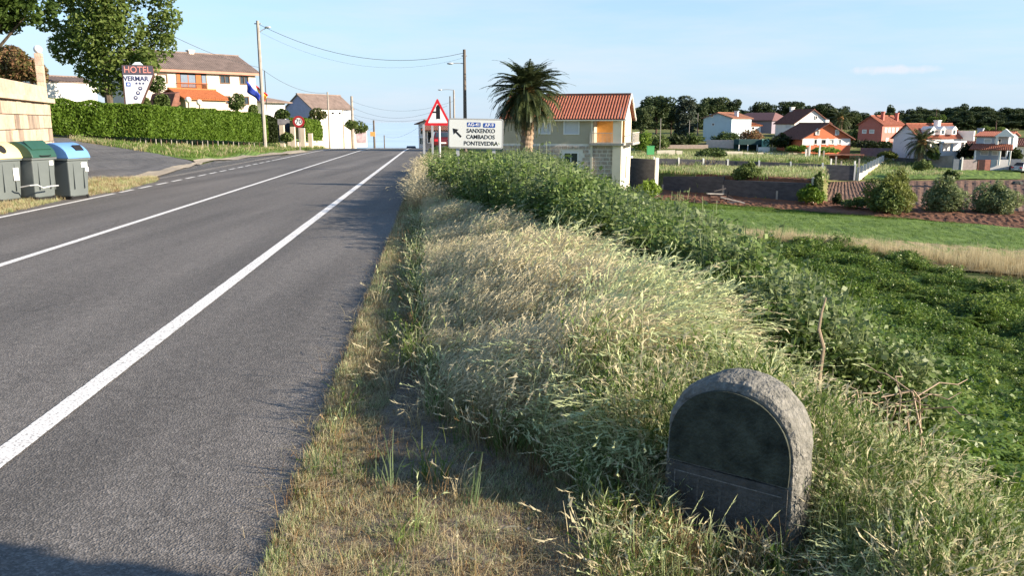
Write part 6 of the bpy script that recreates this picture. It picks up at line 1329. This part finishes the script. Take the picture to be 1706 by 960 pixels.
FE = [fern('fe%d' % i, r9, lf_fern) for i in range(4)] + [fern('fe5', r9, lf_fern, 9, .9)] + [weed('iv%d' % i, .60, .4, 10, 40, .045, lf_ivy, r9) for i in range(3)]
x, y, u, v = region(9500, (3.4, 60), lambda v: (np.interp(v, [3, 9, 15, 30], [4.0, 5.0, 6.5, 9]), 27 + 0 * v), r9, 1.25)
strl = np.interp(x, [12, 18.5, 26, 34], [54, 50.5, 39.5, 30]); k = infr(x, y) & (y < strl + 1.2 + .8 * np.sin(x * 2)) & (y < 52) & ((y > 5.0) | (x > 3.0)); x, y = x[k], y[k]
put('ferns_and_brambles', FE, x, y, (.7 + .55 * RS.rand(len(x))) * np.interp(y, [4, 9, 14], [.62, .8, 1]) * (1.05 + .5 * np.sin(x * .9 + 1.7 * np.sin(y * .5)) * np.cos(y * .7 + x * .3)), 'dense green ferns and brambles covering the bank down to the fields', 'ferns')
# dry reeds band
x = r9.uniform(10, 34, 9000); y = r9.uniform(30, 60, 9000); s0 = np.interp(x, [12, 18.5, 26, 34], [54, 50.5, 39.5, 30]); s1 = s0 + np.interp(x, [12, 20, 34], [2, 4.5, 12]); k = infr(x, y) & (y > s0) & (y < s1); x, y = x[k], y[k]
put('dry_reeds', [blade_mesh('re%d' % i, 14, .75, .2, .12, .012, g_straw, r9, 3, 0) for i in range(3)], x, y, .8 + .4 * RS.rand(len(x)), 'band of dry straw coloured stalks along the edge of the field', 'grass')
# green field blades
x = r9.uniform(6, 46, 26000); y = r9.uniform(36, 82, 26000); s0 = np.interp(x, [12, 18.5, 26, 34], [55, 52, 45, 41]); s1 = np.interp(CX + F * x / y, [1110, 1706], [82, 59]); k = infr(x, y) & (y > s0) & (y < s1); x, y = x[k], y[k]
FB = [blade_mesh('fb%d' % i, 18, .16, .28, .8, .02, g_field, r9, 2, 0) for i in range(3)]
put('field_grass', FB, x, y, .8 + .6 * RS.rand(len(x)), 'short bright green grass of the field beyond the bank', 'grass')
# terraces and left bank
x = r9.uniform(10, 60, 9000); y = r9.uniform(84, 128, 9000); k = infr(x, y) & (field(x, y) > -5.2); x, y = x[k], y[k]
put('terrace_grass', [blade_mesh('te%d' % i, 14, .35, .5, .6, .04, m_, r9, 2, 0) for i, m_ in enumerate((g_field, g_tall, g_straw))], x, y, .8 + .8 * RS.rand(len(x)), 'rough green and straw grass on the terraces across the valley', 'grass')
pp = []
for i in range(3400):
    px = r9.uniform(120, 545); yb = np.interp(px, [120, 250, 450, 545], [224, 228, 236, 240]); yt = np.interp(px, [120, 320, 480, 545], [236, 266, 252, 246]); p = G(px, yb + (yt - yb) * r9.rand(), 25); pp.append((p.x, p.y))
pp = np.array(pp); put('bank_turf', [blade_mesh('bt%d' % i, 16, .20, .25, .8, .02, m_, r9, 2, 0) for i, m_ in enumerate((g_field, g_field, g_green, g_straw))], pp[:, 0], pp[:, 1], .8 + .7 * RS.rand(len(pp)), 'bright green turf bank below the clipped hedge', 'grass')
pp = []
for i in range(2600):
    px = r9.uniform(-20, 260); yb = np.interp(px, [0, 60, 150, 240], [326, 330, 300, 298]); yt = np.interp(px, [0, 100, 200, 260], [362, 338, 322, 305]); p = G(px, yb + (yt - yb) * r9.rand(), 14); pp.append((p.x, p.y))
pp = np.array(pp); put('left_verge_grass', SHORT, pp[:, 0], pp[:, 1], 1.0 + 1.0 * RS.rand(len(pp)), 'patchy dry grass at the foot of the bins', 'grass')
# dry branches behind the milestone
pr = random.Random(17)
for i in range(16):
    c = P(pr.uniform(1385, 1540), pr.uniform(650, 685), 5.2); a = pr.uniform(-1.2, 3.6); l = pr.uniform(.2, .5); h = pr.uniform(-.05, .28)
    o = MB().tube([(-l * .4, 0, -.45), (0, 0, 0), (l * .5, .03, h * .28 + .02), (l * .75, -.02, h * .22 + .015), (l, 0, h * .45)], [.007, .006, .005, .004, .002], 5).build('dry_branch', mat('bleached_wood', (.50, .38, .26))); o.location = c; o.rotation_euler = (0, 0, a); tag(o, 'one of the bleached dry twigs lying on the bank behind the milestone', 'branch', 'dry twigs behind the milestone')
